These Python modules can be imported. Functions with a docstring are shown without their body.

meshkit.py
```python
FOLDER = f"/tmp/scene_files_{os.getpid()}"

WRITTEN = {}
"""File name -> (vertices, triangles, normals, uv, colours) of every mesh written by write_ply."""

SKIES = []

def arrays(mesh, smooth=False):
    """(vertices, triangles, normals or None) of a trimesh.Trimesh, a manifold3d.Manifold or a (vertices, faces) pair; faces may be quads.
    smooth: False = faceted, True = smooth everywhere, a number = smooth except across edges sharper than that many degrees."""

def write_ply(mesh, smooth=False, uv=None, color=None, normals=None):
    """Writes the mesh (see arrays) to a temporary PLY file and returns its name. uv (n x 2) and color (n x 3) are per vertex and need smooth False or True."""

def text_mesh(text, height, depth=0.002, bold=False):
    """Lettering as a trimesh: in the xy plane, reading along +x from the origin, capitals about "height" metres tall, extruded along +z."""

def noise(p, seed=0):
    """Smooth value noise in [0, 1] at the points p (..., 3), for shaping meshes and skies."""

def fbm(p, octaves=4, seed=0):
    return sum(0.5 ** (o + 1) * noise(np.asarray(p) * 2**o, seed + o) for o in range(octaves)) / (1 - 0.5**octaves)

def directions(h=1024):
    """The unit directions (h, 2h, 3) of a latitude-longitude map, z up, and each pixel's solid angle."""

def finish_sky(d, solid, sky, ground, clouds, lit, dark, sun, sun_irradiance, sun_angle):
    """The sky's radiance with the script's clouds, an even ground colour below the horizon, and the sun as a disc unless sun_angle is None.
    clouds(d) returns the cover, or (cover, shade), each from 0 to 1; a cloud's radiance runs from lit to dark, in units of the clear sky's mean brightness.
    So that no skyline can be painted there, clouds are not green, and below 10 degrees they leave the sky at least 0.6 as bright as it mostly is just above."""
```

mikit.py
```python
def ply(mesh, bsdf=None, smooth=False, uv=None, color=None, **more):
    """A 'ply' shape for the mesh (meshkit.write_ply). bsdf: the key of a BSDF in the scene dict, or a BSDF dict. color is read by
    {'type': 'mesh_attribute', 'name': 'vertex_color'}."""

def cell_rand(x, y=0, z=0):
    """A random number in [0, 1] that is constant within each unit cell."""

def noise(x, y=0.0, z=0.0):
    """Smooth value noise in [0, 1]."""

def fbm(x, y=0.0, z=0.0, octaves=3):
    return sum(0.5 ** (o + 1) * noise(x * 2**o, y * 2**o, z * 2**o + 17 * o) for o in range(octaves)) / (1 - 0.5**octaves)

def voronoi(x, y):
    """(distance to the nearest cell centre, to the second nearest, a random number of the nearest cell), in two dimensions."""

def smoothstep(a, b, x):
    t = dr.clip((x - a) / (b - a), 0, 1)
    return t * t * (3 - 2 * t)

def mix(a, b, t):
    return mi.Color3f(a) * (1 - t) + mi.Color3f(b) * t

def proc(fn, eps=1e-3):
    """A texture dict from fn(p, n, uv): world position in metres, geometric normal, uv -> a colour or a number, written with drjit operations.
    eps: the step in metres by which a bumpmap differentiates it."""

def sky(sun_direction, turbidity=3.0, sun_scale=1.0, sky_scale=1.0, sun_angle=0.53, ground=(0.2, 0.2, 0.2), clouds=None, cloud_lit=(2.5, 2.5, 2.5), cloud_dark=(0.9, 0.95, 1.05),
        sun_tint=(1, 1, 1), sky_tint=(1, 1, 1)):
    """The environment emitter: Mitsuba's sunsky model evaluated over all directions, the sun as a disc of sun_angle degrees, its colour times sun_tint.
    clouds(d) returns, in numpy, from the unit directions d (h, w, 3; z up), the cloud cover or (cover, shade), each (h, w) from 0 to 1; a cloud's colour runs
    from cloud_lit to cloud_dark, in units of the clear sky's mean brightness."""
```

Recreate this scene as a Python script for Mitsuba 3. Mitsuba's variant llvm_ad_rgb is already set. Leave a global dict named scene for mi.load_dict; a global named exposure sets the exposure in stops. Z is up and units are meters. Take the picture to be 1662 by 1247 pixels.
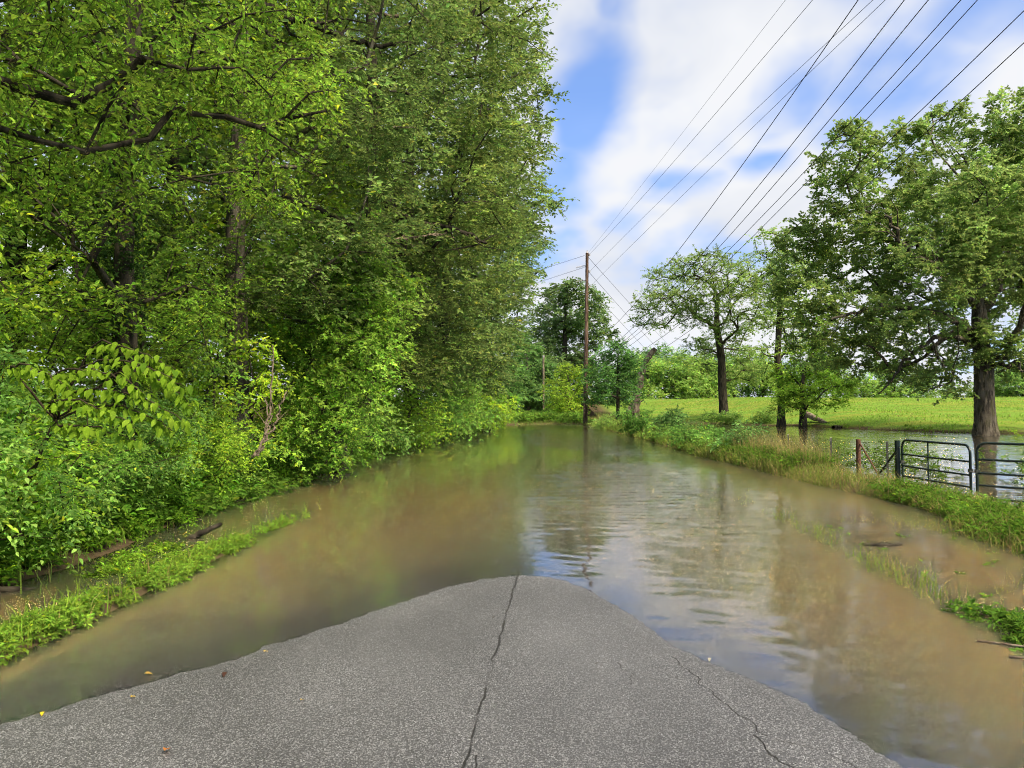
import math
import numpy as np, trimesh, mitsuba as mi, drjit as dr
import mikit, meshkit
from mikit import noise, fbm, smoothstep, mix

T = mi.ScalarTransform4f
scene, labels = {}, {}

# ------------------------------------------------------------------ camera
EYE = 1.65            # metres above the flood water; the road runs along +y
YAW, PITCH = math.radians(-2.94), math.radians(1.77)
axis = [math.sin(YAW) * math.cos(PITCH), math.cos(YAW) * math.cos(PITCH), math.sin(PITCH)]
scene['camera'] = {'type': 'perspective', 'fov': 67.3, 'fov_axis': 'x', 'near_clip': 0.05, 'far_clip': 3000.0,
                   'to_world': T().look_at(origin=[0, 0, EYE], target=[axis[0], axis[1], EYE + axis[2]], up=[0, 0, 1])}
exposure = 2.62

# ------------------------------------------------------------------ sky and sun (behind thin cloud)
def clouds(d):
    x, y, z = d[..., 0], d[..., 1], d[..., 2]
    az = np.degrees(np.arctan2(x, y)); el = np.degrees(np.arcsin(np.clip(z, -1, 1)))
    q = d / (np.abs(z)[..., None] + 0.28)
    w1 = meshkit.fbm(q * 2.6, 4, 3) - .5; w2 = meshkit.fbm(q * 2.6 + 9.1, 4, 7) - .5
    f = meshkit.fbm(q * np.array([5.5, 4.0, 4.0]) + 3.3 + w1[..., None] * 1.2, 5, 11)
    broad = meshkit.fbm(q * .9 + 1.7, 3, 5)
    front = np.exp(-((az - 8) / 45) ** 2) * np.exp(-((el - 12) / 30) ** 2)
    hole = np.clip((broad - .50) * 2.4, 0, .8) * (1 - .9 * front)      # blue openings in the deck, all round the sky
    for a0, e0, ra, re, s in ((2.6, 22.5, 3.4, 5.6, 1.05), (1.2, 17.0, 3.4, 4.0, .80), (9.5, 16.3, 3.8, 1.5, .66), (16.3, 17.6, 2.6, 1.7, .85), (33, 24.5, 8, 3.6, .62), (24.5, 21.0, 6, 3.6, .50),
                              (0.8, 10.6, 5.0, 2.2, .72), (18.5, 22, 3.4, 3.4, .5), (3.5, 28.5, 2.4, 2.5, .6), (29, 29, 9, 3.0, .5), (-20, 30, 12, 7, .6), (14, 11, 6, 2.0, .40), (5, 13, 3, 2, .5)):
        a = (az - a0 + w1 * 10) / ra; e = (el - e0 + w2 * 9) / re
        hole = np.maximum(hole, s * np.clip(1.30 - np.sqrt(a * a + e * e) * .95, 0, 1))
    t = np.clip((.90 - hole * .92 + (f - .5) * 1.5) / .92, 0, 1)
    cover = .22 + .78 * t * t * (3 - 2 * t)
    shade = np.clip((meshkit.fbm(q * 2.1 + 5.5 + w2[..., None] * .8, 6, 21) - .43) * 2.9 + (1 - t) * .3, 0, 1)
    return cover, shade

scene['sky'] = mikit.sky([0.46, -0.45, 0.77], turbidity=3.0, sun_scale=1.0, sun_angle=22, clouds=clouds, sky_scale=.85, sky_tint=(.56, .93, 1.42),
                         cloud_lit=(1.90, 1.93, 1.99), cloud_dark=(1.36, 1.47, 1.72), ground=(.09, .11, .05), sun_tint=(1, .98, .93))

# ------------------------------------------------------------------ helpers
ORD = ('first second third fourth fifth sixth seventh eighth ninth tenth eleventh twelfth thirteenth fourteenth fifteenth sixteenth seventeenth eighteenth nineteenth twentieth '
       'twenty-first twenty-second twenty-third twenty-fourth twenty-fifth twenty-sixth twenty-seventh twenty-eighth twenty-ninth thirtieth').split()
RNG = np.random.default_rng(20240611)

def unit(v):
    return v / np.maximum(np.linalg.norm(v, axis=-1, keepdims=True), 1e-9)

def at(u, v, y):
    """a point at the distance y along the road that stands at pixel (u, v) of the photograph's survey"""
    f = np.array(axis); r = np.array([math.cos(YAW), -math.sin(YAW), 0]); up = np.cross(r, f)
    d = 1248.5 * f + (u - 831) * r + (623.5 - v) * up
    return np.array([0, 0, EYE]) + d * (y / d[1])

def numbered(name):
    key, k = name, 0
    while key in labels or key in scene:
        k += 1
        key = f'{name}_{k:03d}'
    return key

def thing(name, label, cat, group=None):
    key = numbered(name)
    labels[key] = {'label': label, 'category': cat}
    if group:
        labels[key]['group'] = group
    return key

def part(parent, name, shape, **lab):
    base = f'{parent}__{name}'
    key, k = base, 0
    while key in scene:
        k += 1
        key = f'{base}_{k:03d}'
    scene[key] = shape
    if lab:
        labels[key] = lab
    return key

def structure(name, shape):
    scene[name] = shape
    labels[name] = {'kind': 'structure'}

def lut(x, pts):
    p = np.asarray(pts, float)
    return np.interp(x, p[:, 0], p[:, 1])

def n2(x, y, s, seed=0):
    return meshkit.fbm(np.stack([x * s, y * s, np.zeros_like(x)], -1), 4, seed) - .5

def proc_color(fn, eps=1e-3):
    return mikit.proc(fn, eps)

# ------------------------------------------------------------------ materials
def bsdf(name, d):
    scene[name] = d
    return name

def bark(name, dark, light, scale, moss=None):
    def col(p, n, uv):
        k = fbm(p.x * 14 * scale, p.y * 14 * scale, p.z * 2.2 * scale, 4)
        c = mix(dark, light, smoothstep(.3, .72, k))
        if moss is not None:
            c = mix(c, moss, smoothstep(.55, .75, fbm(p.x * 3 + 7, p.y * 3, p.z * 1.2, 3)) * .6)
        return c
    def hgt(p, n, uv):
        return fbm(p.x * 16 * scale, p.y * 16 * scale, p.z * 2.5 * scale, 3)
    return bsdf(name, {'type': 'bumpmap', 'arbitrary': mikit.proc(hgt, 4e-3), 'scale': .035,
                       'nested': {'type': 'principled', 'base_color': mikit.proc(col), 'roughness': .9, 'specular': .25}})

bark('bark_dark', (.012, .011, .008), (.058, .052, .040), 1.0)
bark('bark_grey', (.028, .025, .020), (.13, .12, .10), .9, (.06, .065, .022))
bark('bark_pole', (.045, .027, .020), (.15, .105, .082), .6)
bark('bark_snag', (.07, .055, .042), (.26, .22, .175), .8)
bsdf('leaf', {'type': 'principledthin', 'base_color': {'type': 'mesh_attribute', 'name': 'vertex_color'}, 'roughness': .42, 'eta': 1.45,
              'diff_trans': 1.0, 'spec_trans': 0.0})
bsdf('twig_bark', {'type': 'diffuse', 'reflectance': {'type': 'rgb', 'value': [.045, .038, .028]}})
bsdf('dead_twig', {'type': 'diffuse', 'reflectance': {'type': 'rgb', 'value': [.16, .135, .11]}})
bsdf('gate_paint', {'type': 'principled', 'base_color': {'type': 'rgb', 'value': [.004, .015, .014]}, 'roughness': .35, 'specular': .5})
bsdf('post_steel', {'type': 'principled', 'base_color': {'type': 'rgb', 'value': [.03, .036, .03]}, 'roughness': .55})
bsdf('post_white', {'type': 'principled', 'base_color': {'type': 'rgb', 'value': [.72, .72, .70]}, 'roughness': .5})
bsdf('rust_steel', {'type': 'principled', 'base_color': mikit.proc(lambda p, n, uv: mix((.05, .022, .014), (.12, .055, .03), fbm(p.x * 40, p.y * 40, p.z * 25, 3))), 'roughness': .8})
bsdf('wire_steel', {'type': 'principled', 'base_color': {'type': 'rgb', 'value': [.16, .15, .14]}, 'roughness': .5, 'metallic': .4})
bsdf('cable', {'type': 'diffuse', 'reflectance': {'type': 'rgb', 'value': [.035, .033, .036]}})
bsdf('porcelain', {'type': 'principled', 'base_color': {'type': 'rgb', 'value': [.30, .30, .32]}, 'roughness': .3})

# ------------------------------------------------------------------ terrain
SLOPE = .0105
WATERLINE = [(-3.3, 3.75), (-2.9, 4.05), (-2.29, 4.8), (-1.77, 5.6), (-1.1, 7.0), (-.7, 7.5), (-.35, 7.72), (0, 7.62), (.3, 7.15), (.55, 6.58), (.87, 5.35), (1.4, 4.3), (1.61, 3.56), (2.2, 2.2), (3.3, -1.5)]
WATERLINE = [(x, y / (.9987 - .0513 * max(min(x / y, .5), -.8))) for x, y in WATERLINE[:-2]] + WATERLINE[-2:]
_wx = np.linspace(-3.3, 3.3, 200)
_wy = np.interp(_wx, *np.array(WATERLINE).T)
_k = np.exp(-np.linspace(-2.5, 2.5, 25) ** 2); _k /= _k.sum()
_wy = np.convolve(np.pad(_wy, 12, mode='edge'), _k, 'valid')

def road_z(x, y):
    z = SLOPE * (np.interp(x, _wx, _wy) - y)
    far = -.16 + .0 * y
    z = np.where(z < -.08, -.08 + (z + .08) * .35, z)
    z = np.maximum(z, -.22)
    up = np.clip((y - 66) / 14, 0, 1)
    z = z * (1 - up) + up * (.02 + .012 * (y - 80) * (y > 80))
    z = z + n2(x, y, .9, 2) * .006 * np.clip((9 - y) / 3, 0, 1) + (n2(x, y, 14, 3) * .0016 + n2(x, y, 4, 6) * .0012) * np.clip((10 - y) / 2, 0, 1)
    return z + .0018 * np.tanh(z / .00022)       # the water's edge stands a little proud of the wetted stone, as a film does

FIELD_LINE = [(6, 70), (9, 76), (12, 82), (16, 80), (20, 72), (23, 66), (26, 52), (29, 47.5), (34, 49), (50, 46), (80, 40), (200, 10)]

def field_z(x, y):
    w = np.interp(x, *np.array(FIELD_LINE).T) + n2(x, y, .12, 5) * 5
    d = y - w
    z = np.where(d > 0, .040 * d + .0002 * d * d, .03 * d)
    z = np.clip(z, -.35, None)
    top = 3.05 + .5 * n2(x, y, .02, 8)
    return np.minimum(z, top + .001 * d) + n2(x, y, .35, 9) * .10 * np.clip(d / 6, 0, 1)

def ground_z(x, y):
    x = np.asarray(x, float); y = np.asarray(y, float)
    edge = np.interp(np.clip(x, -3.3, 3.3), _wx, _wy)
    rz = road_z(np.clip(x, -3.3, 3.3), y) - .05
    # left verge: grass strip, ditch, wooded bank
    crest = lut(y, [(-8, .14), (2, .06), (4, .035), (8, .02), (9.5, .0), (12, -.05), (16, -.12), (60, -.14), (75, .05), (90, .3)])
    ditch = lut(y, [(-8, .05), (1, -.02), (3, -.14), (9, -.2), (60, -.25), (74, .05), (90, .3)])
    wob = n2(x * .2, y, .35, 12) * .9
    bx = lut(y, [(-8, -4.5), (4, -4.9), (8, -5.15), (12, -5.4), (14, -5.8), (20, -6.0), (45, -5.8), (60, -5.2), (70, -4.6), (90, -4)]) + wob * .6
    t = bx - x
    bank = np.where(t > 0, .16 * np.minimum(t, 1.2) + .05 * np.maximum(t - 1.2, 0), .12 * t)
    bank = np.minimum(bank, .19 + .02 * np.maximum(t, 0))
    strip = crest - np.abs(x + 3.72) * .22 - np.maximum(-x - 3.95, 0) * .3
    left = np.maximum(np.maximum(np.maximum(strip, ditch + n2(x, y, 1.2, 4) * .06), bank), -.4) + n2(x, y, 2.0, 14) * .03
    # right verge: sparse strip, ditch, fenced bank, drowned pasture
    crest_r = lut(y, [(-8, .08), (2.5, .04), (5.2, .03), (6.2, .012), (6.8, -.03), (8.5, -.035), (12, -.08), (60, -.1), (74, .05), (90, .3)])
    strip_r = crest_r - np.abs(x - 3.42) * .2
    be = lut(y, [(-8, 5.2), (9, 5.4), (10.4, 5.5), (11.5, 5.9), (13, 6.15), (16, 5.85), (19, 5.65), (23, 5.5), (26, 5.15), (31, 5.05), (40, 4.85), (51, 4.4), (62, 3.9), (74, 3.35), (90, 3.3)]) + wob * .18
    bw = lut(y, [(-8, 1.7), (10, 1.6), (12.5, .9), (14, .8), (16.5, 1.3), (20, 1.5), (30, 2.0), (60, 4), (75, 6)])
    bh = lut(y, [(-8, .15), (8, .15), (13, .05), (15, .1), (25, .16), (50, .22), (70, .35), (90, .5)])
    ridge = np.minimum(np.minimum(bh, (x - be) * .28), (be + bw - x) * .25)
    right = np.maximum(np.maximum(strip_r, ridge), np.where(x > 5, field_z(x, y), ditch)) + n2(x, y, 2.0, 15) * .03
    right = np.maximum(right, -.4)
    road = rz
    z = np.where(x < -3.3, left, np.where(x > 3.3, right, road))
    # far end of the road: low ground rising to the trees
    far = np.clip((y - 74) / 20, 0, 1)
    mid = np.clip(1 - np.abs(x - 1) / 10, 0, 1)
    z = np.where(far > 0, np.maximum(z, far * .45 - (1 - np.minimum(mid * 3, 1)) * 9 - .3 * (1 - np.clip(far * 5, 0, 1))), z)
    # nothing behind the camera is flooded
    z = np.maximum(z, -.5 + np.clip((-y - 6) * .2, 0, .8) + np.clip((np.abs(x) - 85) * .05, 0, 1.0))
    z = z + np.clip((y - 150) / 300, 0, 1) * 2
    return z

def axis_grid(knots):
    out = [knots[0][0]]
    for (a, s), (b, _) in zip(knots[:-1], knots[1:]):
        n = max(1, int(round((b - a) / s)))
        out += list(a + (b - a) * np.arange(1, n + 1) / n)
    return np.array(out)

def sheet(xs, ys, fn):
    X, Y = np.meshgrid(xs, ys)
    v = np.stack([X.ravel(), Y.ravel(), fn(X, Y).ravel()], -1)
    i = np.arange(len(ys) - 1)[:, None] * len(xs) + np.arange(len(xs) - 1)[None]
    i = i.ravel(); w = len(xs)
    f = np.vstack([np.stack([i, i + 1, i + w + 1], -1), np.stack([i, i + w + 1, i + w], -1)])
    return v, f

gx = axis_grid([(-1500, 100), (-400, 20), (-60, 2), (-14, .5), (-6, .14), (-3, .4), (3, .14), (8, .4), (14, .9), (40, 2), (100, 15), (400, 100), (1500, 1)])
gy = axis_grid([(-200, 20), (-40, 4), (-8, .5), (2, .16), (16, .3), (30, .8), (100, 2), (180, 15), (400, 100), (1800, 1)])

def ground_col(p, n, uv):
    k = fbm(p.x * 1.3, p.y * 1.3, 0, 4)
    k2 = fbm(p.x * 9, p.y * 9, 0, 3)
    k3 = fbm(p.x * .22 + 4, p.y * .5, 0, 3)
    grass = mix((.092, .185, .030), (.17, .28, .05), k)
    grass = mix(grass, (.19, .23, .045), smoothstep(.48, .68, k3) * .75)
    grass = mix(grass, (.045, .09, .012), smoothstep(.55, .8, k2) * .5)
    mud = mix((.045, .035, .022), (.11, .088, .055), k2)
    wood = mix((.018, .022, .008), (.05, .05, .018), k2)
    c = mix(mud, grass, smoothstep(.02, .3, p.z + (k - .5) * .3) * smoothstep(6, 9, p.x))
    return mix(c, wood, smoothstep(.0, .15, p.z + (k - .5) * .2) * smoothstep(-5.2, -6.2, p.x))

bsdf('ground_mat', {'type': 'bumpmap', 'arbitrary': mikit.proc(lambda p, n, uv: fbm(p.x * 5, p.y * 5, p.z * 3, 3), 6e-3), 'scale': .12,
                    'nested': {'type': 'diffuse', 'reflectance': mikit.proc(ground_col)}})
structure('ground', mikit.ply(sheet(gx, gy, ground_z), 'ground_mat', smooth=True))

# ------------------------------------------------------------------ road: chip-seal asphalt with a joint and cracks
def seg_dist(p, a, b):
    ax, ay = a; bx, by = b
    dx, dy = bx - ax, by - ay
    t = dr.clip(((p.x - ax) * dx + (p.y - ay) * dy) / (dx * dx + dy * dy), 0, 1)
    return dr.sqrt(dr.square(p.x - ax - t * dx) + dr.square(p.y - ay - t * dy)), t

CRACKS = [[(.80, 5.2), (.86, 4.85), (.93, 4.45), (1.0, 4.2), (1.08, 3.95)], [(1.12, 3.9), (1.3, 3.8), (1.42, 3.55)], [(-.34, 3.6), (-.30, 3.35), (-.33, 3.1)], [(1.02, 3.95), (1.04, 3.72), (1.09, 3.6), (1.22, 3.42), (1.3, 3.2), (1.28, 2.8)],
          [(.62, 3.55), (.8, 3.42), (1.0, 3.4), (1.2, 3.36)], [(.42, 5.0), (.47, 4.8), (.45, 4.6)]]

def crack_mask(p):
    wx = (fbm(p.x * 9, p.y * 9, 3.1, 3) - .5) * .10
    q = mi.Point3f(p.x + wx, p.y + (fbm(p.x * 9, p.y * 9, 8.2, 3) - .5) * .08, 0)
    d = mi.Float(9.0)
    for c in CRACKS:
        for a, b in zip(c[:-1], c[1:]):
            d = dr.minimum(d, seg_dist(q, a, b)[0])
    gaps = smoothstep(.30, .42, fbm(p.x * 3, p.y * 3, 5.0, 2))
    return (1 - smoothstep(.0015, .0058, d)) * gaps

def joint_mask(p):
    x = p.x - (-.375 + .012 * (p.y - 5)) + (fbm(p.y * 6, 2.2, 0, 3) - .5) * .038
    on = smoothstep(.28, .45, fbm(p.y * 3.5, 7.7, 0, 2))
    wide = .004 + .008 * noise(p.y * 9, 4.4)
    return (1 - smoothstep(wide * .5, wide, dr.abs(x))) * (.35 + .65 * on)

def asphalt_h(p, n, uv):
    d1, d2, r = mikit.voronoi(p.x * 112, p.y * 112)
    e1, e2, r2 = mikit.voronoi(p.x * 200 + 3, p.y * 200)
    h = (1 - d1) * (.35 + r * .9) + (1 - e1) * .3 * r2
    return h - 2.0 * crack_mask(p) - 2.0 * joint_mask(p)

def asphalt_c(p, n, uv):
    d1, d2, r = mikit.voronoi(p.x * 112, p.y * 112)
    e1, e2, r2 = mikit.voronoi(p.x * 200 + 3, p.y * 200)
    big = fbm(p.x * 1.6, p.y * .9, 0, 4)
    stone = mix((.085, .088, .094), (.40, .405, .415), r * r)
    stone = mix(stone, (.48, .49, .50), smoothstep(.972, .978, r))
    small = mix((.045, .047, .051), (.21, .215, .225), r2 * r2)
    body = mix(small, stone, smoothstep(.62, .44, d1))
    body = mix(body, (.035, .034, .034), smoothstep(.16, .0, d2 - d1) * .7)
    body = body * mi.Color3f(.955, 1.0, 1.075) * (.39 + .30 * big)
    return mix(body, (.012, .012, .012), dr.maximum(crack_mask(p), joint_mask(p)) * .92)

bsdf('asphalt', {'type': 'bumpmap', 'arbitrary': mikit.proc(asphalt_h, 1.2e-3), 'scale': .0028,
                 'nested': {'type': 'principled', 'base_color': mikit.proc(asphalt_c), 'roughness': .5, 'specular': .42}})
rx = axis_grid([(-3.3, .03), (3.3, 1)])
ry = axis_grid([(-9, .3), (2.4, .032), (8.2, .4), (60, 1), (110, 1)])
structure('road', mikit.ply(sheet(rx, ry, road_z), 'asphalt', smooth=True))

# ------------------------------------------------------------------ flood water: clear surface over silt-laden water
_wr = np.random.default_rng(17)
def wave_set(n, l0, l1, spread, slope):
    """(kx, ky, phase, amplitude) of n small waves, wavelengths l0 to l1, crests mostly across the road"""
    lam = l0 * (l1 / l0) ** ((np.arange(n) + _wr.random(n)) / n)
    th = np.pi / 2 + _wr.normal(0, spread, n)
    k = 2 * np.pi / lam
    return [(float(k[i] * math.cos(th[i])), float(k[i] * math.sin(th[i])), float(_wr.uniform(0, 6.28)), float(slope / k[i] / math.sqrt(n))) for i in range(n)]
CALM, GUST = wave_set(8, .22, 1.8, .6, .0125), wave_set(9, .09, .55, .45, .062)

def waves(p, ws, warp):
    h = mi.Float(0)
    for kx, ky, ph, a in ws:
        h += a * dr.sin(p.x * kx + p.y * ky + ph + warp)
    return h

def ripple_h(p, n, uv):
    big = fbm(p.x * .31 + p.y * .07 + 2.0, p.y * .11 - p.x * .05, 0, 3)
    gust = smoothstep(.38, .66, big + smoothstep(-2.0, 1.0, p.x + p.y * .015) * .32 - .16)
    gust = gust * smoothstep(6.0, 11.0, p.y - p.x * .2) * (1 - .75 * smoothstep(2.2, 4.0, p.x))
    warp = 7 * fbm(p.x * .9 + p.y * .31, p.y * 1.3 - p.x * .4, 3.3, 3)
    return waves(p, CALM, warp) * (.25 + .75 * smoothstep(-3, .5, p.x)) + waves(p, GUST, warp) * gust

bsdf('water_surface', {'type': 'bumpmap', 'arbitrary': mikit.proc(ripple_h, 3e-3), 'scale': 1.0,
                       'nested': {'type': 'roughdielectric', 'alpha': .003, 'int_ior': 1.47, 'ext_ior': 1.0}})
scene['silt'] = {'type': 'homogeneous', 'albedo': {'type': 'rgb', 'value': [.970, .888, .672]}, 'sigma_t': 28.0,
                 'phase': {'type': 'hg', 'g': -.35}}
wv, wf = sheet(axis_grid([(-9, 1), (4, 1), (100, 1)]), axis_grid([(-9, 1), (100, 1)]), lambda X, Y: X * 0)
structure('water', mikit.ply((wv, wf), 'water_surface', smooth=True, interior={'type': 'ref', 'id': 'silt'}))

# ------------------------------------------------------------------ plant builders
def in_view(p, margin=.10):
    """rough test: which points a viewer on the road near the camera could see (used only to choose how finely leaves are built)"""
    y = np.maximum(p[:, 1], .5)
    return (p[:, 1] > .8) & (np.abs(p[:, 0] / y + .051) < .67 + margin) & ((p[:, 2] - EYE) / y < .54 + margin)

LEAF = {
    'blade': (np.array([[0, 0, 0], [.45, .5, .10], [1, 0, -.06], [.45, -.5, .10]]), np.array([[0, 2, 1], [0, 3, 2]])),
    'oval': (np.array([[0, 0, 0], [.30, .46, .10], [.68, .36, .06], [1, 0, -.12], [.68, -.36, .06], [.30, -.46, .10]]), np.array([[0, 3, 2], [0, 2, 1], [0, 5, 4], [0, 4, 3]])),
    'lobed': (np.array([[0, 0, 0], [.42, .62, .08], [.46, .20, .06], [1, 0, -.10], [.46, -.20, .06], [.42, -.62, .08]]), np.array([[0, 2, 1], [0, 3, 2], [0, 4, 3], [0, 5, 4]])),
    'grass': (np.array([[0, .5, 0], [0, -.5, 0], [.55, .38, .10], [.55, -.38, .10], [1, 0, -.12]]), np.array([[0, 1, 3], [0, 3, 2], [2, 3, 4]])),
}

def leaf_mesh(kind, p, d, n, length, width, col):
    """one mesh of many leaves: base points p, axes d, face normals n"""
    t, f = LEAF[kind]
    d = unit(d)
    b = unit(np.cross(n, d))
    n = np.cross(d, b)
    L = length[:, None, None]; W = width[:, None, None]
    v = p[:, None] + d[:, None] * t[None, :, :1] * L + b[:, None] * t[None, :, 1:2] * W + n[:, None] * t[None, :, 2:] * L
    faces = f[None] + (np.arange(len(p)) * len(t))[:, None, None]
    return v.reshape(-1, 3), faces.reshape(-1, 3), np.repeat(col, len(t), axis=0)

def join(meshes):
    meshes = [m for m in meshes if len(m[0])]
    at0 = np.cumsum([0] + [len(m[0]) for m in meshes])
    return (np.vstack([m[0] for m in meshes]), np.vstack([m[1] + a for m, a in zip(meshes, at0)]), np.vstack([m[2] for m in meshes]))

LEAF_GAIN = 2.75       # a thin leaf splits its colour between reflection and transmission

def leaf_shape(m, gain=1.0):
    return mikit.ply((m[0], m[1]), 'leaf', color=np.clip(m[2] * gain, .002, .95))

def tint(rng, n, base, spread=.22, yellow=.0, clump=None):
    c = np.asarray(base, float)[None] * np.exp(rng.normal(0, spread, (n, 1)))
    if clump is not None:
        c = c * clump[:, None]
    c = c * np.exp(rng.normal(0, .07, (n, 3)))
    k = rng.random(n) < yellow
    c[k] = c[k] * np.array([1.9, 1.45, .8])
    return c

def spray(rng, centers, radii, n_twig, n_leaf, kind, size, base, aspect=.5, droop=.35, up=.25, yellow=.02, spread=.2, flat=.35, bias=None, twigs=None, twig_r=.004, plate=.65):
    """leaf sprays: from every centre some twigs, on every twig leaves to both sides"""
    C = len(centers)
    if C == 0:
        return np.zeros((0, 3)), np.zeros((0, 3), int), np.zeros((0, 3))
    d = rng.normal(0, 1, (C, n_twig, 3))
    d[..., 2] = d[..., 2] * plate + up
    if bias is not None:
        d = d + bias[:, None, :]
    d = unit(d)
    r = radii[:, None] * rng.uniform(.6, 1.15, (C, n_twig))
    t = (np.arange(n_leaf) + rng.random((C, n_twig, n_leaf))) / n_leaf
    t = .12 + .88 * t
    pos = centers[:, None, None] + d[:, :, None] * (r[..., None] * t)[..., None]
    pos[..., 2] -= droop * r[..., None] * t ** 2
    side = unit(np.cross(d, np.array([0, 0, 1.0])) + 1e-4)[:, :, None] * np.where(np.arange(n_leaf) % 2, 1, -1)[None, None, :, None]
    ax = d[:, :, None] * rng.uniform(.25, 1.0, pos.shape[:-1])[..., None] + side * rng.uniform(.5, 1.0, pos.shape[:-1])[..., None]
    ax = ax + rng.normal(0, .28, pos.shape)
    ax[..., 2] -= rng.uniform(.0, 1.0, pos.shape[:-1]) * droop * 1.6
    nm = rng.normal(0, flat, pos.shape) + np.array([0, 0, 1.0])
    n = pos.size // 3
    L = size * rng.uniform(.65, 1.25, n)
    cl = np.repeat(np.exp(rng.normal(0, .22, C)), n_twig * n_leaf)
    col = tint(rng, n, base, spread, yellow, cl)
    if twigs is not None:
        e = centers[:, None] + d * r[..., None]; e[..., 2] -= droop * r
        mid = centers[:, None] + d * (r * .5)[..., None]; mid[..., 2] -= droop * r * .25
        c0 = np.repeat(centers[:, None], n_twig, 1)
        twigs.append((c0.reshape(-1, 3), mid.reshape(-1, 3), e.reshape(-1, 3), twig_r))
    return leaf_mesh(kind, pos.reshape(-1, 3), ax.reshape(-1, 3), nm.reshape(-1, 3), L, L * aspect * rng.uniform(.85, 1.15, n), col)

def tubes(a, b, ra, rb, ta, tb, sides):
    """tapered tubes from points a to b with radii and tangents at their ends"""
    ref = np.array([.53, .61, -.59])
    def ring(p, r, t):
        u = unit(np.cross(t, ref)); w = np.cross(t, u)
        g = np.arange(sides) * 2 * np.pi / sides
        return p[:, None] + r[:, None, None] * (np.cos(g)[None, :, None] * u[:, None] + np.sin(g)[None, :, None] * w[:, None])
    v = np.concatenate([ring(a, ra, ta), ring(b, rb, tb)], 1)
    i = np.arange(sides); j = (i + 1) % sides
    f = np.vstack([np.stack([i, j, j + sides], 1), np.stack([i, j + sides, i + sides], 1)])
    faces = f[None] + (np.arange(len(a)) * 2 * sides)[:, None, None]
    return v.reshape(-1, 3), faces.reshape(-1, 3)

def join2(ms):
    ms = [m for m in ms if len(m[0])]
    o = np.cumsum([0] + [len(m[0]) for m in ms])
    return np.vstack([m[0] for m in ms]), np.vstack([m[1] + k for m, k in zip(ms, o)])

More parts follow.
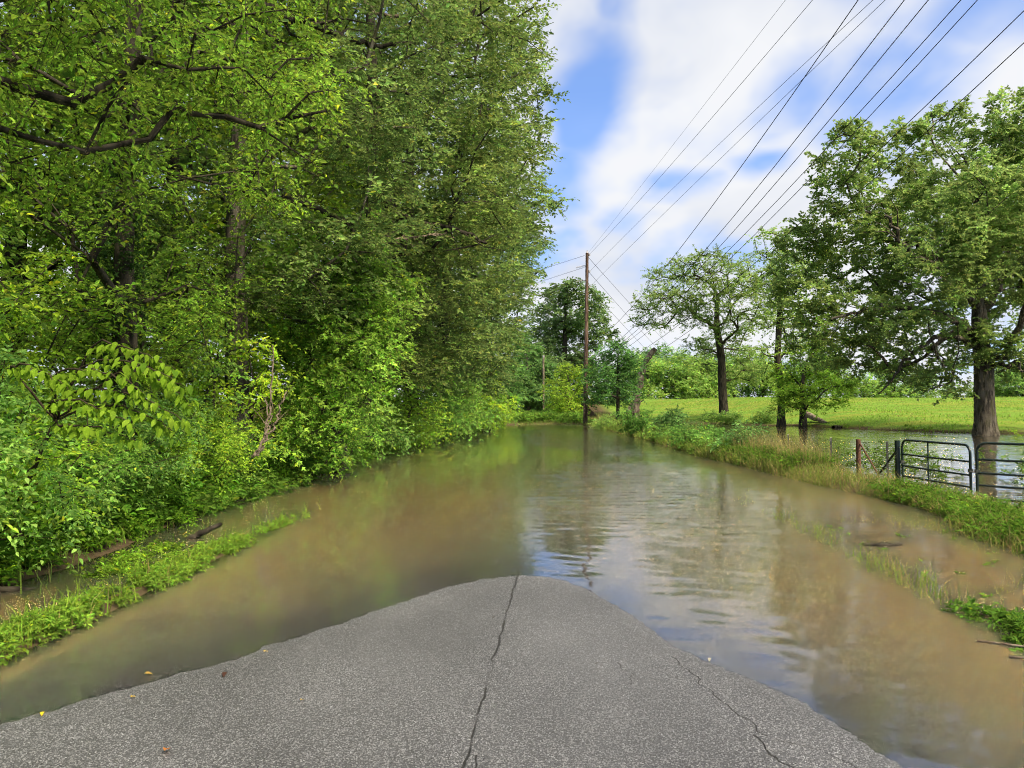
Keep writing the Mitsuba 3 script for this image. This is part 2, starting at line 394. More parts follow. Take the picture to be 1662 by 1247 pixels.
def twig_mesh(twigs):
    out = []
    for a, m, b, r in twigs:
        R = np.full(len(a), r)
        out.append(tubes(a, m, R, R * .7, unit(m - a), unit(m - a), 3))
        out.append(tubes(m, b, R * .7, R * .3, unit(b - m), unit(b - m), 3))
    return join2(out)

def skeleton(rng, trunk_pts, targets, step=.6, reach=.45, lift=.10, base_r=.3, tip_r=.008, sides=9, flare=.6, wob=.10, flare_h=.5):
    """a trunk and limbs that grow towards the leaf clumps; radii follow the number of tips each limb carries"""
    tp = np.asarray(trunk_pts, float)
    P, par = [], []
    for k in range(len(tp) - 1):
        n = max(1, int(np.linalg.norm(tp[k + 1] - tp[k]) / step))
        for i in range(n):
            P.append(tp[k] + (tp[k + 1] - tp[k]) * i / n); par.append(len(P) - 2)
    P.append(tp[-1]); par.append(len(P) - 2)
    n_trunk = len(P)
    cap = n_trunk + len(targets) * 40
    A = np.zeros((cap, 3)); A[:n_trunk] = P
    plen = np.zeros(cap)
    for i in range(1, n_trunk):
        plen[i] = plen[i - 1] + np.linalg.norm(A[i] - A[i - 1])
    N = n_trunk
    axis_d = np.min(np.linalg.norm(targets[:, None] - tp[None, len(tp) // 3:], axis=-1), axis=1)
    lo = max(1, int(n_trunk * .25))
    for k in np.argsort(axis_d):
        g = targets[k]
        dv = g - A[lo:N]
        dist = np.linalg.norm(dv, axis=1)
        cost = dist + reach * np.maximum(0, A[lo:N, 2] - g[2] + .25 * np.hypot(dv[:, 0], dv[:, 1])) + .22 * plen[lo:N]
        s = lo + int(np.argmin(cost))
        p0 = A[s]; L = np.linalg.norm(g - p0)
        n = min(38, max(1, int(L / step)))
        back = unit(A[s] - A[par[s]]) if par[s] >= 0 else np.array([0, 0, 1.0])
        c = p0 + (g - p0) * .45 + np.array([0, 0, lift * L]) + back * .18 * L + rng.normal(0, wob * L, 3) * .6
        prev = s
        for i in range(1, n + 1):
            t = i / n
            q = (1 - t) ** 2 * p0 + 2 * t * (1 - t) * c + t * t * g
            if i < n:
                q = q + rng.normal(0, wob * step, 3)
            A[N] = q; par.append(prev); plen[N] = plen[prev] + np.linalg.norm(q - A[prev]); prev = N; N += 1
    A = A[:N]; par = np.array(par)
    w = np.zeros(N); child = np.full(N, -1)
    has = np.zeros(N, bool); has[par[par >= 0]] = True
    w[~has] = 1
    best = np.zeros(N)
    for i in range(N - 1, 0, -1):
        j = par[i]
        w[j] += w[i]
        if w[i] > best[j]:
            best[j] = w[i]; child[j] = i
    for i in range(1, n_trunk):           # the trunk goes on as the trunk
        child[i - 1] = i
    gam = math.log(base_r / tip_r) / math.log(max(w[0], 2))
    r = tip_r * w ** min(max(gam, .40), .62)
    r = r * (base_r / r[0])
    r[:n_trunk] = np.maximum(r[:n_trunk], base_r * np.linspace(1, .35, n_trunk))
    r = np.maximum(r, tip_r * .8)
    h = A[:, 2] - A[0, 2]
    r[:n_trunk] *= 1 + flare * np.exp(-h[:n_trunk] / flare_h)
    tang = np.zeros((N, 3))
    for i in range(N):
        j = child[i]; k = par[i]
        tang[i] = (A[j] if j >= 0 else A[i]) - (A[k] if k >= 0 else A[i])
    tang = unit(tang)
    idx = np.arange(1, N); pa = par[idx]
    main = child[pa] == idx
    ra = np.where(main, r[pa], np.minimum(r[pa] * .9, r[idx] * 1.35))
    ta = np.where(main[:, None], tang[pa], unit(A[idx] - A[pa]))
    ms = []
    big = np.maximum(ra, r[idx])
    for lo_r, hi_r, sd in ((base_r * .45, 9, sides), (.035, base_r * .45, 7), (0, .035, 4)):
        s = (big >= lo_r) & (big < hi_r)
        if s.any():
            ms.append(tubes(A[pa[s]], A[idx[s]], ra[s], r[idx[s]], ta[s], tang[idx[s]], sd))
    return join2(ms), A, r

def roughen(mesh, amp, freq, seed):
    """bark ridges running up a trunk, as geometry"""
    v, f = mesh
    n = trimesh.Trimesh(v, f, process=False).vertex_normals
    q = v * np.array([freq, freq, freq * .18])
    k = meshkit.fbm(q, 3, seed) - .5
    return v + n * (k * amp)[:, None], f

def bark_shape(mesh, mat):
    return mikit.ply(mesh, mat, smooth=True)

def lobe_points(rng, lobes, spacing, shell=.55):
    """clump centres through ellipsoidal lobes (cx, cy, cz, rx, ry, rz), mostly near their surface"""
    out = []
    for cx, cy, cz, rx, ry, rz in lobes:
        n = max(3, int(4.2 * (rx * ry + ry * rz + rx * rz) / spacing ** 2))
        d = unit(rng.normal(0, 1, (n, 3)))
        out.append(np.array([cx, cy, cz]) + d * np.array([rx, ry, rz]) * (shell + (1 - shell) * rng.random((n, 1)) ** .6))
    p = np.vstack(out)
    keep, grid = [], {}
    for i, k in enumerate(map(tuple, np.floor(p / (spacing * .62)).astype(int))):
        if k not in grid:
            grid[k] = 1; keep.append(i)
    return p[keep]

def broadleaf(name, label, cat, x, y, trunk_pts, base_r, centers, leaf, group=None, mat='bark_dark', twigs=True, detail=1.0, sk={}, seed=1, crown_label=None, extra=None):
    """one tree: trunk with limbs, crown of leaf sprays"""
    rng = np.random.default_rng(seed)
    key = thing(name, label, cat, group)
    sub = centers
    if len(sub) > 340:
        sub = centers[rng.choice(len(centers), 340, replace=False)]
    mesh, A, r = skeleton(rng, trunk_pts, sub, base_r=base_r, **sk)
    part(key, 'trunk', bark_shape(roughen(mesh, min(.10, base_r * .22), 9, seed), mat))
    o = dict(leaf)
    rad = o.pop('radius'); nt = o.pop('n_twig'); nl = o.pop('n_leaf')
    seen = in_view(centers)
    tw = [] if twigs else None
    ms = [spray(rng, centers[seen], np.full(seen.sum(), rad) * rng.uniform(.8, 1.25, seen.sum()), nt, nl, twigs=tw, **o)]
    o2 = {**o, 'size': o['size'] * 2.0}
    ms.append(spray(rng, centers[~seen], np.full((~seen).sum(), rad), max(3, nt // 2), max(3, nl // 2), **o2))
    if extra:
        ms += extra
    part(key, 'crown', leaf_shape(join(ms), LEAF_GAIN), kind='stuff')
    if twigs and tw:
        part(key, 'twigs', mikit.ply(twig_mesh(tw), 'twig_bark'), kind='stuff')
    return key

# ------------------------------------------------------------------ the pasture trees on the right
GREEN = dict(oak=(.088, .130, .038), oak_light=(.098, .150, .038), maple=(.088, .158, .024), elm=(.088, .150, .020), pin=(.062, .096, .028), shrub=(.062, .125, .022), lime=(.12, .21, .014))

def px_lobes(y0, lst, seed, depth=1.0, spread=3.0):
    """lobes surveyed as (u, v, half width, half height) at about the distance y0, each with its own depth"""
    rng = np.random.default_rng(seed)
    out = []
    for k, (u, v, ru, rv) in enumerate(lst):
        dy = rng.uniform(-spread, spread)
        c = at(u, v, y0 + dy); s = y0 / 1248
        out.append((c[0], c[1], c[2], ru * s, ru * s * depth, rv * s))
    return out

# the great oak at the water's edge
y0 = 48.0
big = [(1645, 195, 45, 55), (1600, 215, 35, 35), (1530, 205, 48, 42), (1480, 225, 35, 38), (1375, 240, 55, 36), (1400, 215, 22, 22), (1440, 290, 80, 50), (1360, 310, 40, 40),
       (1540, 290, 90, 55), (1630, 310, 70, 70), (1380, 370, 85, 45), (1310, 395, 50, 40), (1290, 440, 36, 36), (1480, 370, 95, 50), (1590, 400, 80, 60), (1400, 440, 100, 45),
       (1310, 480, 60, 38), (1500, 455, 90, 50), (1620, 470, 70, 55), (1370, 520, 95, 40), (1470, 530, 80, 36), (1550, 520, 60, 50), (1640, 545, 45, 36), (1300, 540, 40, 30),
       (1400, 580, 70, 34), (1335, 585, 45, 30), (1500, 590, 60, 28), (1470, 615, 35, 22), (1530, 620, 40, 22), (1640, 600, 30, 22), (1600, 560, 50, 40),
       (1710, 250, 70, 90), (1740, 380, 80, 80), (1730, 500, 70, 60), (1790, 330, 60, 90), (1690, 580, 40, 40), (1800, 460, 60, 60)]
lob = px_lobes(y0, big, 3, .9, 5.0)
lob += [(at(u, v, y)[0], y, at(u, v, y)[2], r, r, r * .7) for u, v, y, r in ((1600, 330, 40, 3.2), (1560, 420, 39, 3.0), (1640, 430, 41, 3), (1520, 340, 56, 3.2), (1640, 300, 57, 3.4), (1600, 430, 57, 3.4), (1690, 360, 40, 3.4))]
cen = lobe_points(np.random.default_rng(31), lob, 1.10, .50)
b = at(1600, 703, y0)
z0 = float(ground_z(b[0], y0)) - .2
trunk = [(b[0], y0, min(z0, -.15)), (b[0] - .05, y0, 2.0), at(1597, 590, y0), at(1590, 540, y0), at(1588, 470, y0), at(1600, 380, y0 + .5), at(1612, 300, y0)]
oak_key = broadleaf('oak_tree', 'huge spreading oak with thick grey trunk standing at the flood edge behind the gate', 'oak tree', b[0], y0, trunk, .54, cen,
          dict(radius=.74, n_twig=9, n_leaf=13, kind='blade', size=.195, base=GREEN['oak'], aspect=.74, droop=.18, up=.30, yellow=.002, flat=.55),
          mat='bark_grey', sk=dict(step=.8, reach=.10, lift=.07, tip_r=.022, sides=16, flare=.50, flare_h=.9, wob=.14), seed=41, twigs=False)

# the leaning-crowned oak in the middle of the pasture
y0 = 84.0
lst = [(1075, 460, 30, 26), (1050, 490, 26, 20), (1110, 440, 34, 24), (1150, 425, 34, 20), (1190, 440, 40, 34), (1230, 440, 35, 36), (1090, 490, 40, 24), (1150, 480, 45, 30), (1200, 490, 45, 30),
       (1040, 520, 18, 14), (1075, 520, 22, 14), (1130, 520, 30, 16), (1185, 540, 34, 20), (1225, 520, 26, 30), (1160, 565, 32, 16), (1205, 575, 28, 16), (1130, 560, 20, 12), (1215, 605, 26, 18), (1155, 595, 22, 12), (1240, 490, 20, 40), (1185, 610, 16, 12)]
cen = lobe_points(np.random.default_rng(32), px_lobes(y0, lst, 5, .9, 5), 1.30, .45)
b = at(1176, 686, y0); zb = float(ground_z(b[0], y0))
broadleaf('oak_tree', 'tall oak with slender straight trunk and crown leaning left, alone in mid pasture', 'oak tree', b[0], y0,
          [(b[0], y0, zb - .3), at(1173, 640, y0), at(1171, 580, y0), at(1163, 530, y0), at(1165, 480, y0)], .44, cen,
          dict(radius=1.15, n_twig=7, n_leaf=11, kind='blade', size=.23, base=GREEN['oak'], yellow=.002, aspect=.66, droop=.2, up=.3, flat=.55),
          mat='bark_dark', sk=dict(step=1.0, reach=.15, lift=.06, tip_r=.032, sides=10, flare=.7, flare_h=.9, wob=.13), seed=42, twigs=False)

# the ivy-dark tree and the small one in front of it, both standing in water
y0 = 70.0
lst = [(1262, 400, 40, 36), (1285, 440, 40, 40), (1255, 470, 30, 36), (1285, 495, 34, 30), (1262, 525, 28, 24), (1300, 560, 34, 26), (1250, 600, 20, 18), (1245, 570, 18, 16)]
cen = lobe_points(np.random.default_rng(33), px_lobes(y0, lst, 6, .9, 4), 1.3, .45)
b = at(1268, 691, y0)
broadleaf('dark_trunk_tree', 'tree with dark trunk in the water just left of the low tree', 'tree', b[0], y0,
          [(b[0], y0, -.3), at(1268, 640, y0), at(1262, 580, y0), at(1265, 520, y0), at(1270, 440, y0)], .33, cen,
          dict(radius=1.1, n_twig=7, n_leaf=10, kind='blade', size=.24, base=GREEN['oak_light'], aspect=.6, droop=.25, up=.25, flat=.55),
          mat='bark_dark', sk=dict(step=1.0, reach=.2, lift=.07, tip_r=.03, sides=10, flare=.5), seed=43, twigs=False)
y0 = 66.0
lst = [(1310, 580, 34, 24), (1290, 610, 38, 26), (1330, 610, 34, 28), (1272, 645, 22, 18), (1300, 645, 34, 20), (1345, 645, 34, 22), (1370, 625, 24, 18), (1265, 660, 14, 12), (1320, 560, 22, 18)]
cen = lobe_points(np.random.default_rng(34), px_lobes(y0, lst, 7, .9, 2.5), .95, .4)
b = at(1303, 692, y0)
broadleaf('low_tree', 'low bright green tree with short dark trunk standing in the flooded pasture', 'tree', b[0], y0,
          [(b[0], y0, -.3), at(1303, 660, y0), at(1302, 630, y0), at(1306, 590, y0)], .30, cen,
          dict(radius=.85, n_twig=8, n_leaf=11, kind='blade', size=.20, base=GREEN['elm'], aspect=.55, droop=.3, up=.2, flat=.55),
          mat='bark_dark', sk=dict(step=.7, reach=.3, tip_r=.02, sides=9, flare=.4), seed=44, twigs=False)

# trees by the utility pole
def simple_tree(name, label, u, vb, y, lst, base, seed, br=.2, group=None, spacing=1.0, rad=.9, size=.2, nt=7, nl=10, cat='tree', spread=2.5, trunk_top=None, shell=.4, mat='bark_dark'):
    cen = lobe_points(np.random.default_rng(seed), px_lobes(y, lst, seed + 1, .9, spread), spacing, shell)
    bb = at(u, vb, y)
    zb = float(ground_z(bb[0], y)) - .3
    top = trunk_top or (lst[0][0], lst[0][1])
    mid = at(.7 * u + .3 * top[0], .6 * vb + .4 * top[1], y)
    return broadleaf(name, label, cat, bb[0], y, [(bb[0], y, zb), mid, at(top[0], top[1], y)], br, cen,
                     dict(radius=rad, n_twig=nt, n_leaf=nl, kind='blade', size=size, base=base, aspect=.6, droop=.25, up=.25, flat=.6),
                     mat=mat, sk=dict(step=1.0, reach=.25, tip_r=.02, sides=8, flare=.4), seed=seed + 2, twigs=False, group=group)

simple_tree('small_tree', 'round dark green small tree on a thin trunk between pole and dead snag', 1003, 690, 72,
            [(1003, 580, 34, 24), (975, 600, 26, 24), (1022, 590, 22, 20), (975, 622, 30, 26), (1018, 612, 26, 30), (990, 640, 36, 20), (1025, 640, 18, 18), (968, 648, 20, 14), (1000, 565, 16, 16)], (.042, .095, .026), 51, .17, spacing=.85, rad=.75, size=.19)
simple_tree('bushy_tree', 'pale yellow green bushy tree just left of the utility pole', 925, 676, 86,
            [(922, 610, 26, 20), (905, 635, 26, 20), (935, 635, 26, 24), (925, 655, 34, 16), (945, 610, 14, 18), (912, 662, 24, 12)], (.105, .165, .020), 55, .2, spacing=.95, rad=.85, size=.2)
simple_tree('tall_tree', 'tall dark tree with open crown rising behind the utility pole', 915, 672, 112,
            [(905, 480, 30, 20), (930, 470, 22, 14), (955, 490, 28, 22), (890, 510, 24, 22), (965, 520, 24, 26), (925, 525, 34, 22), (900, 545, 30, 22), (960, 555, 24, 16), (982, 545, 12, 12), (880, 570, 22, 26), (925, 575, 30, 22), (895, 600, 26, 22), (872, 540, 16, 30), (950, 590, 20, 16)],
            (.060, .098, .036), 59, .5, spacing=1.35, rad=1.45, size=.42, spread=5, trunk_top=(918, 500))
simple_tree('dark_tree', 'dense dark tree closing the end of the flooded road', 858, 676, 100,
            [(855, 580, 30, 32), (830, 610, 26, 26), (800, 650, 24, 26), (842, 620, 26, 26), (850, 660, 40, 16), (890, 655, 26, 20), (815, 668, 26, 12), (868, 620, 24, 24), (835, 645, 26, 14), (865, 645, 24, 14), (885, 630, 18, 20), (890, 600, 16, 20)], (.055, .105, .032), 63, .3, spacing=1.1, rad=1.1, size=.34, spread=4)
simple_tree('young_tree', 'young bright tree with thin pale trunk at the end of the flooded road', 822, 680, 92,
            [(822, 640, 14, 14), (812, 650, 12, 8), (832, 650, 14, 10)], (.075, .15, .03), 67, .12, spacing=.8, rad=.7, size=.18, spread=1.5)
for k, (u, y, h, w) in enumerate(((800, 118, 13, 9), (835, 124, 16, 9), (870, 128, 15, 9), (905, 126, 12, 9), (940, 122, 10, 8), (970, 118, 8, 7))):
    c = at(u, 665, y); s = 1248 / y
    simple_tree('wood_edge_tree', f'dark tree in the wood edge closing off the far road end, {ORD[k]} from the left', u, 668, y,
                [(u, 668 - h * .72 * s, w * .32 * s, h * .22 * s), (u - w * .25 * s, 668 - h * .5 * s, w * .3 * s, h * .22 * s), (u + w * .25 * s, 668 - h * .48 * s, w * .3 * s, h * .22 * s), (u - w * .15 * s, 668 - h * .25 * s, w * .36 * s, h * .2 * s), (u + w * .2 * s, 668 - h * .22 * s, w * .36 * s, h * .2 * s)],
                (.045, .08, .028), 200 + 5 * k, .28, group='trees closing off the far end of the road', spacing=2.0, rad=1.5, size=.46, nt=6, nl=8, spread=3)

# far tree line beyond the pasture
far_rng = np.random.default_rng(77)
FAR = [(1035, 165, 11), (1052, 150, 9), (1072, 160, 12), (1095, 155, 10), (1118, 170, 12), (1140, 160, 10), (1165, 172, 11), (1192, 165, 9), (1215, 175, 12), (1238, 170, 9), (1262, 178, 10), (1288, 172, 8), (1330, 185, 11), (1352, 190, 12),
       (1378, 200, 7), (1402, 195, 8), (1428, 205, 11), (1452, 200, 10), (1478, 215, 8), (1505, 220, 9), (1540, 225, 6), (1580, 230, 6), (1612, 225, 9), (1635, 215, 11), (1660, 210, 12), (1690, 210, 11)]
for k, (u, y, h) in enumerate(FAR):
    s = 1248 / y
    base_v = 654
    w = h * far_rng.uniform(.8, 1.25)
    l = []
    for q in range(8):
        fh = far_rng.uniform(.12, .85)
        l.append((u + far_rng.uniform(-.4, .4) * w * (1.1 - fh) * s, base_v - fh * h * s, w * .33 * s, h * .17 * s))
    l.insert(0, (u, base_v - h * .8 * s, w * .28 * s, h * .2 * s))
    tone = [(.085, .14, .04), (.105, .165, .038), (.07, .125, .05), (.09, .145, .036)][k % 4]
    simple_tree('far_tree', f'small far tree in the tree line beyond the pasture, {ORD[k]} from the left', u, base_v, y, l, tone, 300 + 7 * k, .25, group='far tree line beyond the pasture', spacing=2.1, rad=1.6, size=.55, nt=5, nl=7, spread=3)

# ------------------------------------------------------------------ the woods on the left
def crown_points(rng, x, y, z0, z1, prof, spacing, wob=.22, road=.55, inner=.45):
    """clump centres round a trunk: prof = [(height share, radius)], closer together on the side that faces the road"""
    area = 2 * np.pi * np.mean([r for _, r in prof]) * (z1 - z0)
    n = int(2.2 * area / spacing ** 2)
    h = rng.random(n); th = rng.uniform(-np.pi, np.pi, n)
    R = np.interp(h, *np.array(prof).T)
    lump = meshkit.fbm(np.stack([np.cos(th) * 2.2, np.sin(th) * 2.2, h * (z1 - z0) * .45 + x], -1), 3, int(y * 7) % 97)
    R = R * (1 + wob * 2 * (lump - .5))
    rr = R * (inner + (1 - inner) * rng.random(n) ** .5)
    p = np.stack([x + rr * np.cos(th), y + rr * np.sin(th), z0 + h * (z1 - z0)], -1)
    keep = (np.cos(th) > -.2) | (np.sin(th) < .1) | (rng.random(n) < road)
    p = p[keep]
    gap = meshkit.fbm(p * np.array([.42, .42, .60]) + x, 2, 61)
    p = p[gap > .37]
    out, grid = [], set()
    for i, k in enumerate(map(tuple, np.floor(p / (spacing * .60)).astype(int))):
        if k not in grid:
            grid.add(k); out.append(i)
    return p[out]

def limb_mesh(rng, pts, r0, r1, branch=0, wob=.03):
    """a bent limb through the given points, with some side twigs"""
    P = np.array(pts, float)
    t = np.linspace(0, len(P) - 1, 6 * (len(P) - 1) + 1)
    k = np.minimum(t.astype(int), len(P) - 2); f = (t - k)[:, None]
    Pm = np.vstack([2 * P[:1] - P[1:2], P, 2 * P[-1:] - P[-2:-1]])
    a, b, c, d = Pm[k], Pm[k + 1], Pm[k + 2], Pm[k + 3]
    Q = .5 * (2 * b + (c - a) * f + (2 * a - 5 * b + 4 * c - d) * f ** 2 + (3 * b - a - 3 * c + d) * f ** 3)
    Q[1:-1] += rng.normal(0, wob, Q[1:-1].shape)
    R = np.linspace(r0, r1, len(Q)) * rng.uniform(.92, 1.08, len(Q))
    tg = unit(np.gradient(Q, axis=0))
    ms = [tubes(Q[:-1], Q[1:], R[:-1], R[1:], tg[:-1], tg[1:], 8)]
    for _ in range(branch):
        i = rng.integers(2, len(Q) - 1)
        L = rng.uniform(.3, 1.0) * np.linalg.norm(Q[-1] - Q[0]) * .35
        d0 = unit(tg[i] + rng.normal(0, .6, 3))
        e1 = Q[i] + d0 * L * .5; e2 = e1 + unit(d0 + rng.normal(0, .4, 3)) * L * .5
        rb = R[i] * .45
        for s, e, ra, rb2 in ((Q[i], e1, rb, rb * .6), (e1, e2, rb * .6, rb * .25)):
            ms.append(tubes(s[None], e[None], np.array([ra]), np.array([rb2]), unit(e - s)[None], unit(e - s)[None], 5))
    return join2(ms)

def px_line(l):
    return [at(u, v, y) for u, v, y in l]

PIN = [(0, 2.6), (.10, 4.4), (.25, 5.5), (.45, 6.2), (.65, 7.0), (.85, 6.6), (1, 3.0)]
lr = np.random.default_rng(5)

def wood_tree(name, label, cat, x, y, z0, z1, prof, base_r, leaf, spacing, seed, mat='bark_dark', twigs=False, lean=(0, 0), group=None, inner=.45, wob=.22, sk=None, extra_pts=None):
    rng = np.random.default_rng(seed)
    c = crown_points(rng, x + lean[0] * .6, y, z0, z1, prof, spacing, inner=inner, wob=wob)
    if extra_pts is not None:
        c = np.vstack([c, extra_pts])
    zb = float(ground_z(x, y)) - .2
    H = z1
    tr = [(x, y, zb), (x + rng.normal(0, .06), y, 1.5), (x + lean[0] * .3 + rng.normal(0, .15), y, H * .3), (x + lean[0] * .6 + rng.normal(0, .25), y + rng.normal(0, .2), H * .6), (x + lean[0], y + lean[1], H * .88)]
    return broadleaf(name, label, cat, x, y, tr, base_r, c, leaf, mat=mat, twigs=twigs, seed=seed, group=group,
                     sk={**dict(step=.8, reach=.12, lift=.05, tip_r=.012, sides=12, flare=.5, wob=.10), **(sk or {})})

pin_leaf = lambda size, rad=.95, nt=8, nl=11, base=GREEN['pin']: dict(radius=rad, n_twig=nt, n_leaf=nl, kind='blade', size=size, base=base, aspect=.58, droop=.14, up=.10, yellow=.012, flat=.5, plate=.34)

# the great oak's main limbs
orng = np.random.default_rng(83)
for l, r0, r1 in (([(1592, 500, 48), (1560, 470, 46.5), (1520, 435, 45), (1475, 405, 44), (1435, 350, 43.5)], .27, .08), ([(1590, 545, 48), (1550, 520, 46), (1490, 505, 44.5), (1420, 500, 43.5), (1350, 520, 43)], .24, .06),
                  ([(1590, 570, 48), (1545, 545, 46.5), (1500, 560, 45.5), (1460, 600, 45), (1425, 640, 44.5)], .19, .04), ([(1598, 500, 48), (1630, 450, 46.5), (1662, 415, 45.5), (1700, 360, 45)], .26, .10),
                  ([(1600, 470, 48), (1598, 400, 46.5), (1585, 320, 45.5), (1560, 250, 45)], .24, .06), ([(1604, 430, 48), (1625, 340, 46.5), (1640, 260, 46), (1650, 190, 46)], .22, .05),
                  ([(1598, 600, 48), (1640, 590, 46.5), (1680, 600, 46), (1720, 580, 46)], .13, .03)):
    part(oak_key, 'limb', bark_shape(limb_mesh(orng, px_line(l), r0, r1, 8, .12), 'bark_grey'))

# nearest tree: stands left of the frame, its boughs hang in from the upper left corner
near_lobes = [(-4.9, 6.0, 5.0, 1.1, 1.2, .8), (-4.1, 6.8, 5.1, 1.0, 1.1, .7), (-3.5, 7.4, 5.3, .9, 1.0, .8), (-3.1, 8.2, 5.5, .9, .9, .75), (-2.85, 8.4, 4.9, .6, .7, .55), (-4.6, 7.2, 4.1, .8, .9, .5), (-3.9, 5.6, 5.6, 1.2, 1.0, .6),
              (-4.8, 5.4, 3.9, .6, .7, .5), (-5.6, 6.6, 4.6, .9, 1, .9), (-2.9, 6.6, 6.4, 1.3, 1.3, .6), (-5.4, 4.2, 6.2, 1.6, 1.6, .9)]
c0 = lobe_points(np.random.default_rng(71), near_lobes, .60, .25)
broadleaf('elm_tree', 'leafy tree whose dark bough and bright leaves hang in from the upper left corner', 'tree', -6.9, 4.6,
          [(-6.9, 4.6, .1), (-6.85, 4.65, 2.0), (-6.7, 4.8, 3.6), (-6.4, 5.0, 5.2), (-6.2, 5.2, 7.0)], .17, c0,
          dict(radius=.50, n_twig=7, n_leaf=9, kind='oval', size=.075, base=GREEN['elm'], aspect=.52, droop=.42, up=.05, yellow=.03, flat=.45),
          twigs=True, sk=dict(step=.35, reach=.10, lift=.12, tip_r=.006, sides=10), seed=72)

# ivy-clad trunk
ivy_rng = np.random.default_rng(75)
key = wood_tree('ivy_tree', 'tree with dark ivy clad trunk and bushy green crown near the left edge', 'tree', -6.35, 11.0, 2.3, 13, [(0, 1.2), (.2, 2.4), (.5, 3.4), (.8, 3.2), (1, 1.4)], .17,
                dict(radius=.62, n_twig=8, n_leaf=10, kind='oval', size=.085, base=GREEN['elm'], aspect=.5, droop=.32, up=.12, yellow=.03, flat=.5, plate=.45), .68, 76, twigs=True, sk=dict(tip_r=.008))
tz = ivy_rng.uniform(.3, 6.5, 420); ta = ivy_rng.uniform(0, 2 * np.pi, 420)
ic = np.stack([-6.35 + .24 * np.cos(ta), 11 + .24 * np.sin(ta), tz], -1)
part(key, 'ivy', leaf_shape(spray(ivy_rng, ic, np.full(420, .16), 3, 4, 'lobed', .075, (.020, .042, .012), aspect=.9, droop=.6, up=-.1), LEAF_GAIN), kind='stuff')

# grey-barked oak with its big low limb over the verge
key = wood_tree('oak_tree', 'grey barked oak in the woods with a long low limb reaching right', 'oak tree', -6.95, 17.0, 3.6, 17, [(0, 2.4), (.15, 3.8), (.4, 4.8), (.7, 5.0), (1, 2.4)], .25,
                pin_leaf(.13, .80, 8, 11, (.062, .098, .028)), .80, 81, mat='bark_grey', twigs=True)
lrng = np.random.default_rng(82)
part(key, 'limb', bark_shape(limb_mesh(lrng, px_line([(392, 308, 17), (430, 316, 17), (480, 326, 17.2), (530, 346, 17.4), (570, 372, 17.6), (600, 400, 17.8)]), .11, .03, 9), 'bark_dark'))
part(key, 'limb', bark_shape(limb_mesh(lrng, px_line([(392, 10, 17), (450, 22, 17.5), (501, 38, 18), (560, 60, 18.5), (610, 75, 19), (680, 70, 19.5)]), .14, .04, 10), 'bark_dark'))
part(key, 'dead_limb', bark_shape(limb_mesh(lrng, px_line([(400, 40, 14), (440, 60, 14), (470, 100, 14.2), (495, 135, 14.4), (540, 165, 14.6), (590, 195, 15)]), .05, .012, 14), 'bark_dark'))

# maple with lime-green skirts over the water
mp = [(-5.0, 17.6, 3.6, 1.6, 1.4, 1.3), (-4.6, 17.4, 2.9, 1.2, 1.3, .9), (-4.2, 17.2, 2.1, .8, 1.0, .6), (-5.5, 17.0, 1.5, 1.3, 1.2, .9), (-5.3, 16.8, .9, .9, 1.0, .6), (-4.0, 18.2, 3.6, .8, 1, .7), (-4.6, 18.4, 4.8, 1.4, 1.4, .9), (-5.6, 18.4, 5.6, 1.6, 1.6, 1.1), (-4.3, 18.8, 4.4, .8, .9, .6), (-5.8, 17.6, 2.4, 1, 1, 1)]
mc = lobe_points(np.random.default_rng(85), mp, .62, .4)
broadleaf('maple_tree', 'lime green maple with dark trunk and leafy skirts hanging over the flood water', 'maple tree', -5.5, 19.6,
          [(-5.5, 19.6, .05), (-5.5, 19.6, 2), (-5.45, 19.5, 4.2), (-5.5, 19.3, 6.4)], .20, mc,
          dict(radius=.55, n_twig=8, n_leaf=9, kind='lobed', size=.115, base=GREEN['maple'], aspect=.85, droop=.42, up=.10, yellow=.03, flat=.5, spread=.2),
          twigs=True, sk=dict(step=.5, reach=.25, lift=.10, tip_r=.008), seed=86)

# the row of tall pin oaks that leans over the road
TALL = [(-6.6, 27.0, 21, 1.00, 'tall pin oak leaning over the road, nearest and highest of the row against the sky', (.070, .104, .028)),
        (-6.6, 36.0, 22, .95, 'tall pin oak, second of the row along the flooded road', (.060, .094, .030)),
        (-6.4, 46.0, 21, .92, 'tall pin oak, third of the row along the flooded road', (.068, .104, .030)),
        (-6.3, 57.0, 18, .80, 'pin oak, fourth and last of the tall row along the flooded road', (.054, .088, .030))]
for k, (x, y, H, f, lab, colr) in enumerate(TALL):
    prof = [(h, r * f) for h, r in PIN]
    key = wood_tree('pin_oak_tree', lab, 'oak tree', x, y, 2.6, H, prof, .36, pin_leaf((.175, .205, .24, .28)[k], (1.0, 1.1, 1.2, 1.25)[k], 8, 11, colr), (.98, 1.1, 1.25, 1.4)[k], 90 + k, twigs=k < 1)
    if k == 0:
        part(key, 'limb', bark_shape(limb_mesh(lrng, px_line([(590, 300, 26), (610, 312, 25), (645, 345, 24), (680, 362, 24), (740, 372, 24), (790, 395, 24)]), .17, .04, 8), 'bark_dark'))
        part(key, 'dead_limb', bark_shape(limb_mesh(lrng, px_line([(600, 372, 22), (640, 388, 22), (690, 382, 22), (725, 378, 22)]), .05, .015, 22), 'bark_snag'), label='grey leafless dead limb of the nearest pin oak')
        part(key, 'dead_limb', bark_shape(limb_mesh(lrng, px_line([(580, -12, 21), (604, 16, 21), (640, 26, 21), (690, 18, 21), (712, 2, 21)]), .07, .03, 12), 'bark_snag'))
    if k == 1:
        part(key, 'limb', bark_shape(limb_mesh(lrng, px_line([(730, 280, 33), (752, 240, 33), (775, 205, 33), (800, 165, 34)]), .19, .08, 5), 'bark_dark'))
